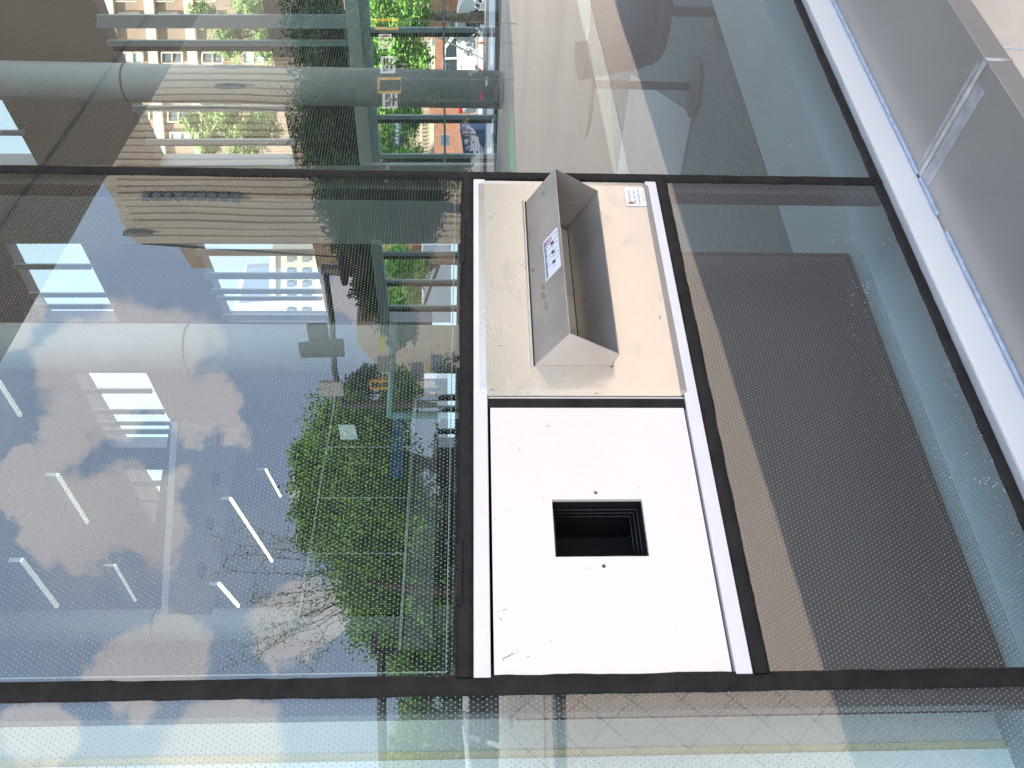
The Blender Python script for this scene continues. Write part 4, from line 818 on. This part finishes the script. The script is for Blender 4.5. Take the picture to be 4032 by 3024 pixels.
# ------------------------------------------------------------------ vehicles
def car(name, c, yaw, paint, label, cat, Ln=4.6, Hh=1.62, W=1.85, suv=True):
    th = thing(name, (0, 0, 0), label, cat)
    prof = [(-2.28, .32), (-2.32, .62), (-2.26, .95), (-2.12, 1.02), (-1.98, 1.42), (-1.85, 1.58), (-1.2, 1.66), (-.2, 1.66), (.35, 1.6), (1.05, 1.10), (1.9, .98), (2.22, .84), (2.30, .55), (2.26, .32)]
    arcs = lambda x0: [(x0 + .40 * math.cos(a), .33 + .40 * math.sin(a)) for a in [0, .45, .9, 1.35, 1.8, 2.25, 2.7, math.pi]]
    bottom = [(2.26, .28)] + arcs(1.42) + arcs(-1.40) + [(-2.28, .28)]
    pts = prof + [(2.2, .28)] + [(x, z) for x, z in arcs(1.42)] + [(x, z) for x, z in arcs(-1.40)] + [(-2.2, .28)]
    m = MB(); hw = W / 2; n = len(pts); vs = []
    def wz(z): return hw if z < 1.0 else hw - (z - 1.0) * .38
    for sgn in (-1, 1): vs += [(x * Ln / 4.6, sgn * wz(z), z * Hh / 1.66) for x, z in pts]
    m.add(vs, [tuple(range(n)), tuple(range(2 * n - 1, n - 1, -1))] + [(i, i + n, (i + 1) % n + n, (i + 1) % n) for i in range(n)])
    m.build('body', paint, th, bevel=.05)
    for sgn in (-1, 1):
        for quad in ([(-1.95, 1.08), (-1.82, 1.46), (-1.1, 1.55), (-1.0, 1.08)], [(-.92, 1.08), (-1.02, 1.56), (-.15, 1.56), (-.05, 1.08)], [(.03, 1.08), (-.07, 1.56), (.30, 1.52), (.90, 1.10)]):
            m = MB(); P = [(x, sgn * (wz(z * 1) + .012), z * Hh / 1.66) for x, z in quad]; m.slab(P, (0, -sgn * .03, 0)); m.build('side_window', 'carglass', th)
        for x0_ in (1.42, -1.40):
            wc = MB(); wc.tube([(x0_, sgn * (hw - .2), .34), (x0_, sgn * (hw + .01), .34)], .34, 24); wl = wc.build('wheel', 'tyre', th)
            rm = MB(); y_ = sgn * (hw + .016); rm.tube([(x0_, y_ - sgn * .01, .34), (x0_, y_, .34)], .05, 12)
            for k in range(10):
                a = k * math.pi / 5; rm.slab([(x0_ + .04 * math.cos(a + 1.57), y_, .34 + .04 * math.sin(a + 1.57)), (x0_ + .22 * math.cos(a + .07), y_, .34 + .22 * math.sin(a + .07)), (x0_ + .22 * math.cos(a - .07), y_, .34 + .22 * math.sin(a - .07))], (0, -sgn * .01, 0))
            for k in range(24):
                a, b_ = k * math.pi / 12, (k + 1) * math.pi / 12; rm.slab([(x0_ + r_ * math.cos(q_), y_, .34 + r_ * math.sin(q_)) for r_, q_ in ((.21, a), (.24, a), (.24, b_), (.21, b_))], (0, -sgn * .01, 0))
            rm.build('rim', 'rim', wl)
        m = MB(); m.box((.80, sgn * (hw + .0), 1.02), (.98, sgn * (hw + .17), 1.17)); m.build('wing_mirror', paint, th, bevel=.03)
        m = MB(); m.box((-2.31, sgn * .60, .82), (-2.05, sgn * (hw + .008), 1.02)); m.build('tail_lamp', 'redlamp', th, bevel=.03)
        m = MB(); m.box((2.0, sgn * .55, .68), (2.27, sgn * (hw - .02), .82)); m.build('headlamp', 'headlamp', th, bevel=.03)
        m = MB(); m.box((-.45, sgn * (hw + .004), .88), (-.25, sgn * (hw + .025), .92)); m.build('door_handle', paint, th)
    m = MB(); P = [(.40, -.66, 1.56), (1.0, -.76, 1.11), (1.0, .76, 1.11), (.40, .66, 1.56)]; m.slab(P, (.03, 0, .03)); m.build('windscreen', 'carglass', th)
    m = MB(); m.slab([(-2.0, -.66, 1.46), (-2.15, -.76, 1.06), (-2.15, .76, 1.06), (-2.0, .66, 1.46)], (-.03, 0, .01)); m.build('rear_window', 'carglass', th)
    m = MB(); m.box((-2.36, -.26, .62), (-2.30, .26, .74)); m.build('number_plate', 'plate', th)
    for o in th.children: o.matrix_parent_inverse = Matrix()
    th.location = c; th.rotation_euler = (0, 0, yaw); return th
p = atT(1900, 195, 34); car('parked_car', (p.x, p.y, 1.03), R(-80), 'carwhite', 'white parked car on the upper street with its side towards the hall', 'car')
p = rT(1863, 430, 46); car('parked_car', (p.x, p.y, 0), R(-72), 'cardark', 'dark blue grey parked car with red tail lamps mirrored low in the right pane', 'car')
p = rT(1863, 2960, 12); car('parked_car', (p.x + .6, p.y - 1.6, 0), R(205), 'carwhite', 'white car mirrored in the bottom left pane behind the wire fence', 'car')
ob = thing('orange_barrier', atT(1920, 240, 31), 'orange plastic barrier with a small cone in front of the white car', 'barrier')
m = MB(); m.slab([atX(1906, 212, 25), atX(1938, 212, 25), atX(1938, 276, 25), atX(1906, 276, 25)], (.3, 0, 0)); m.build('barrier_body', 'orange', ob, bevel=.03)
m = MB(); a = atX(1938, 170, 25); b_ = atX(1925, 200, 25); m.tube([a, a + Vector((0, 0, .45))], [.14, .02], 12); m.build('cone', 'orange', ob)
m = MB(); m.tube([atX(1722, 145, 24), atX(1940, 250, 24)], .03, 8); o = m.build('leaning_timber', 'parttan'); tag(o, 'long tan timber leaning across the white car', 'timber')
m = MB(); m.slab([atX(1810, 510, 24), atX(1925, 510, 24), atX(1900, 610, 24), atX(1825, 612, 24)], (.7, 0, 0)); o = m.build('blue_bin', 'blue', bevel=.04); tag(o, 'big dark blue bin on the upper street', 'bin')
m = MB(); m.slab([atX(1735, 532, 25), atX(1770, 532, 25), atX(1770, 575, 25), atX(1735, 575, 25)], (.03, 0, 0)); o = m.build('paper_notice', 'poster'); tag(o, 'pale paper notice fixed behind the glazing next to the blue bin', 'notice')
# people far away
def person(base_px, t, label):
    b0 = rT(*base_px, t); b0.z = 0; th = thing('person', b0, label, 'person')
    m = MB(); h = 1.7
    v = [(0, .95), (0, 1.2), (0, 1.42), (0, 1.55)]
    me = bpy.data.meshes.new('body'); vs = [(0, 0, .95), (0, 0, 1.2), (0, 0, 1.42), (0, 0, 1.55), (0, 0, 1.66), (.10, 0, .9), (.14, .1, .5), (.12, .02, .06), (-.10, 0, .9), (-.14, -.1, .5), (-.14, -.14, .06), (.2, 0, 1.4), (.27, 0, 1.12), (.25, .12, .9), (-.2, 0, 1.4), (-.27, 0, 1.12), (-.25, .12, .9), (.12, .16, .03), (-.14, 0, .03)]
    es = [(0, 1), (1, 2), (2, 3), (3, 4), (0, 5), (5, 6), (6, 7), (0, 8), (8, 9), (9, 10), (2, 11), (11, 12), (12, 13), (2, 14), (14, 15), (15, 16), (7, 17), (10, 18)]
    me.from_pydata(vs, es, []); o = bpy.data.objects.new('body', me); COL.objects.link(o); me.materials.append(MT['cloth'])
    o.modifiers.new('skin', 'SKIN'); rr = [.15, .15, .17, .06, .1, .1, .075, .05, .1, .075, .05, .07, .05, .04, .07, .05, .04, .04, .04]
    for i, r_ in enumerate(rr): me.skin_vertices[0].data[i].radius = (r_, r_ * .8)
    me.skin_vertices[0].data[0].use_root = True
    s_ = o.modifiers.new('s', 'SUBSURF'); s_.levels = 1; s_.render_levels = 2; o.parent = th; return th
person((1950, 1985), 24, 'person in dark clothes walking on the plaza, mirrored by the seal')

# ------------------------------------------------------------------ street furniture (mirrored)
def sign(px0, px1, py0, py1, t, mat, label, marks=None, pole=True, cat='sign', nm='street_sign'):
    th = thing(nm, rT(1863, (py0 + py1) / 2, t), label, cat)
    c = rT((px0 + px1) / 2, (py0 + py1) / 2, t); u = (rT((px0 + px1) / 2, py0, t) - rT((px0 + px1) / 2, py1, t)) * .5; v = (rT(px0, py0, t) - rT(px1, py0, t)) * .5; n_ = u.cross(v).normalized() * .03
    f_ = lambda a, b: c + u * a + v * b
    m = MB(); m.slab([f_(-1, -1), f_(1, -1), f_(1, 1), f_(-1, 1)], n_); pl = m.build('sign_face', mat, th)
    if marks:
        for mt_, quads in marks:
            m = MB()
            if quads == 'ring':
                for k in range(20):
                    a0_, a1_ = k * math.pi / 10, (k + 1) * math.pi / 10
                    for s_ in (-.012, .042): m.add([f_(r_ * math.cos(q_), r_ * math.sin(q_)) + n_.normalized() * s_ for r_, q_ in ((.62, a0_), (.82, a0_), (.82, a1_), (.62, a1_))], [(0, 1, 2, 3)])
                quads = []
            for a, b, c_, d_ in quads:
                nn_ = (CP - mir(CP)) * 0
                for s_ in (-.012, .042): 
                    m.add([f_(a, b) + n_.normalized() * s_, f_(c_, b) + n_.normalized() * s_, f_(c_, d_) + n_.normalized() * s_, f_(a, d_) + n_.normalized() * s_], [(0, 1, 2, 3)])
            m.build('sign_marks', mt_, pl)
    if pole:
        m = MB(); g = Vector((c.x, c.y, 0)) - n_; m.tube([g, c - n_ * 1.5], .025, 8); m.build('post', 'signback', th)
    return th
ring = [('inkred', 'ring'), ('inkblack', [(-.1, -.45, .1, .35), (-.1, .2, .5, .38)])]
txt = [('inkblack', [(-.8, .35, -.2, .6), (0, .35, .7, .6), (-.8, 0, -.1, .2), (.1, 0, .7, .2), (-.7, -.55, .7, -.35), (-.2, -.75, .2, -.6)])]
sign(1488, 1540, 140, 195, 30, 'sticker', 'square white sign with a red ring and black arrow', ring)
sign(1497, 1558, 222, 284, 30.5, 'sticker', 'square white sign with black lines below the red ring sign', txt)
sign(1507, 1568, 356, 420, 31, 'sticker', 'square white sign with black lettering between the yellow frame and blue name plate', txt)
sign(1548, 1586, 477, 575, 32, 'signblue', 'long blue street name plate with white lettering', [('sticker', [(-.85, -.35, -.6, .4), (-.5, -.3, -.3, .35), (-.2, -.4, 0, .3), (.1, -.3, .35, .4), (.45, -.35, .6, .3), (.7, -.3, .85, .3)])])
def yframe(px0, px1, py0, py1, t, label):
    th = thing('yellow_frame', rT(1863, (py0 + py1) / 2, t), label, 'frame'); m = MB(); c = [rT(px0, py0, t), rT(px1, py0, t), rT(px1, py1, t), rT(px0, py1, t)]
    m.tube(c + [c[0]], .05, 6); m.build('frame_tube', 'signyellow', th); m = MB(); m.tube([c[1], Vector((c[1].x, c[1].y, 0))], .025, 8); m.build('post', 'signback', th)
yframe(1475, 1566, 82, 118, 28, 'yellow tubular frame above the red ring sign'); yframe(1492, 1580, 305, 358, 29, 'yellow tubular frame with crossbar between the two white signs'); yframe(1456, 1552, 1495, 1524, 24, 'thin yellow frame beside the teal signal pole')
m = MB(); p = rT(1240, 1010, 20)
tg = thing('signal_gantry', rT(1863, 1120, 26), 'dark traffic signal gantry with hanging signal heads by the tall pane', 'traffic signal')
m = MB(); m.tube([rT(1262, 1068, 26), rT(1440, 1080, 26)], .17, 8); m.tube([rT(1275, 1070, 26), rT(1302, 1265, 26), rT(1310, 1450, 26), rT(1345, 1600, 26)], .09, 8); m.build('arm', 'signback', tg, smooth=True)
m = MB(); m.slab([rT(1168, 1350, 25.9), rT(1345, 1335, 25.9), rT(1350, 1400, 25.9), rT(1180, 1405, 25.9)], (.1, 0, 0)); m.build('signal_back', 'signback', tg, bevel=.03)
m = MB(); m.slab([rT(1200, 1290, 26), rT(1280, 1290, 26), rT(1290, 1350, 26), rT(1215, 1350, 26)], (.2, 0, 0)); m.build('camera_box', 'chairgrey', tg, bevel=.03)
m = MB(); m.slab([rT(1250, 1500, 25.9), rT(1340, 1500, 25.9), rT(1350, 1555, 25.9), rT(1262, 1555, 25.9)], (.1, 0, 0)); m.build('lamp_head', 'partgrey', tg)
m = MB(); m.tube([rT(1345, 1070, 26), rT(1358, 1070, 26)], 1.0 * 0 + .5, 16); m.build('signal_head', 'darkbrown', tg)
m = MB(); m.tube([Vector((rT(1863, 1585, 26).x, rT(1863, 1585, 26).y, 0)), rT(1345, 1590, 26)], .12, 10); m.build('post', 'signback', tg)
tp_ = thing('teal_signal_pole', rT(1863, 1400, 22), 'thick teal pole lying across the mirrored street with a lime box', 'pole')
m = MB(); m.tube([rT(1545, 1260, 22), rT(1535, 1640, 22)], .10, 10); m.build('bar', 'signalteal', tp_, smooth=True)
m = MB(); m.slab([rT(1485, 1330, 21.8), rT(1510, 1330, 21.8), rT(1510, 1375, 21.8), rT(1485, 1375, 21.8)], (.1, 0, 0)); m.build('lime_box', 'limeyellow', tp_)
m = MB(); m.slab([rT(1480, 1410, 21.8), rT(1545, 1410, 21.8), rT(1545, 1460, 21.8), rT(1480, 1460, 21.8)], (.1, 0, 0)); m.build('control_box', 'galv', tp_)
m = MB(); a = rT(1535, 1630, 22); m.tube([a, Vector((a.x, a.y, 0))], .10, 8); m.build('post', 'signalteal', tp_)
lp_ = thing('street_lamp', rT(1863, 2740, 14), 'dark street lamp with a flat tee head mirrored beside the corner', 'street lamp')
a = rT(1500, 2555, 14); m = MB(); m.slab([rT(1458, 2535, 14), rT(1485, 2535, 14), rT(1485, 2578, 14), rT(1458, 2578, 14)], (.2, 0, 0)); m.build('lamp_head', 'chairgrey', lp_)
m = MB(); m.tube([rT(1478, 2566, 14), rT(1580, 2560, 14)], .05, 8); m.tube([rT(1500, 2560, 14), rT(1500, 2830, 14), rT(1512, 3200, 14)], .075, 8); m.build('arm', 'darkbrown', lp_)
# chain-link fence behind the photographer
fn = thing('wire_fence', (-.4, -1.47, 0), 'black chain link fence panel mirrored in the bottom left pane', 'fence')
YF = -1.47; fx0, fx1, fz0, fz1 = -1.6, atY(2200, 2700, 1.47).x, .02, 1.46
m = MB(); st_ = .15; k = -40
while k < 60:
    for sgn in (1, -1):
        pts = []; x_ = fx0 + k * st_ if sgn > 0 else fx0 + k * st_; z_ = fz0 if sgn > 0 else fz1; n = 0
        P = []
        while (fz0 - 1e-6) <= z_ <= (fz1 + 1e-6):
            if fx0 <= x_ <= fx1: P.append(Vector((x_, YF + (.003 if n % 2 else -.003) * sgn, z_)))
            x_ += st_ / 2; z_ += sgn * st_ * .55; n += 1
        if len(P) > 1: m.tube(P, .0009, 5)
    k += 1
m.build('wire_mesh', 'fencewire', fn)
for x_ in (fx0, fx1):
    m = MB(); m.tube([(x_, YF, 0), (x_, YF, 1.5)], .012 if x_ == fx1 else .02, 8); m.build('post', 'fencewire', fn)
m = MB(); m.tube([(fx0, YF, fz1), (fx1, YF, fz1)], .008, 8); m.build('top_wire', 'fencewire', fn)

# clear plastic bag caught on the fence
bm_ = bpy.data.materials.new('clear_plastic'); bm_.use_nodes = True; t = bm_.node_tree; p_ = t.nodes['Principled BSDF']; p_.inputs['Base Color'].default_value = (.8, .83, .86, 1); p_.inputs['Roughness'].default_value = .25
tr_ = N(t, 'ShaderNodeBsdfTransparent'); ms = N(t, 'ShaderNodeMixShader'); ms.inputs[0].default_value = .55; L(t, tr_.outputs[0], ms.inputs[1]); L(t, p_.outputs[0], ms.inputs[2]); L(t, ms.outputs[0], t.nodes['Material Output'].inputs[0]); MT['plastic'] = bm_
rows = [(2768, 1764, 1778), (2785, 1770, 1795), (2805, 1780, 1822), (2825, 1795, 1885), (2845, 1815, 1905), (2870, 1826, 1908), (2900, 1832, 1912), (2930, 1838, 1922), (2960, 1844, 1938), (2990, 1848, 1936), (3005, 1850, 1930), (3030, 1856, 1882), (3080, 1862, 1874)]
nc = 14; V_ = []
for i, (py, xa, xb) in enumerate(rows):
    for j in range(nc + 1):
        q = mir(atY(xa + (xb - xa) * j / nc, py, 1.44)); n_ = mnoise.noise(Vector((i * .8, j * .45, 2))) * .018 + mnoise.noise(Vector((i * 2.1, j * 1.3, 7))) * .009; V_.append(q + Vector((0, n_ + .02 * math.sin(math.pi * j / nc), 0)))
m = MB(); m.add(V_, [(i * (nc + 1) + j, i * (nc + 1) + j + 1, (i + 1) * (nc + 1) + j + 1, (i + 1) * (nc + 1) + j) for i in range(len(rows) - 1) for j in range(nc)])
o = m.build('plastic_bag', 'plastic', smooth=True); tag(o, 'crumpled clear plastic bag hanging on the black wire fence', 'plastic bag')
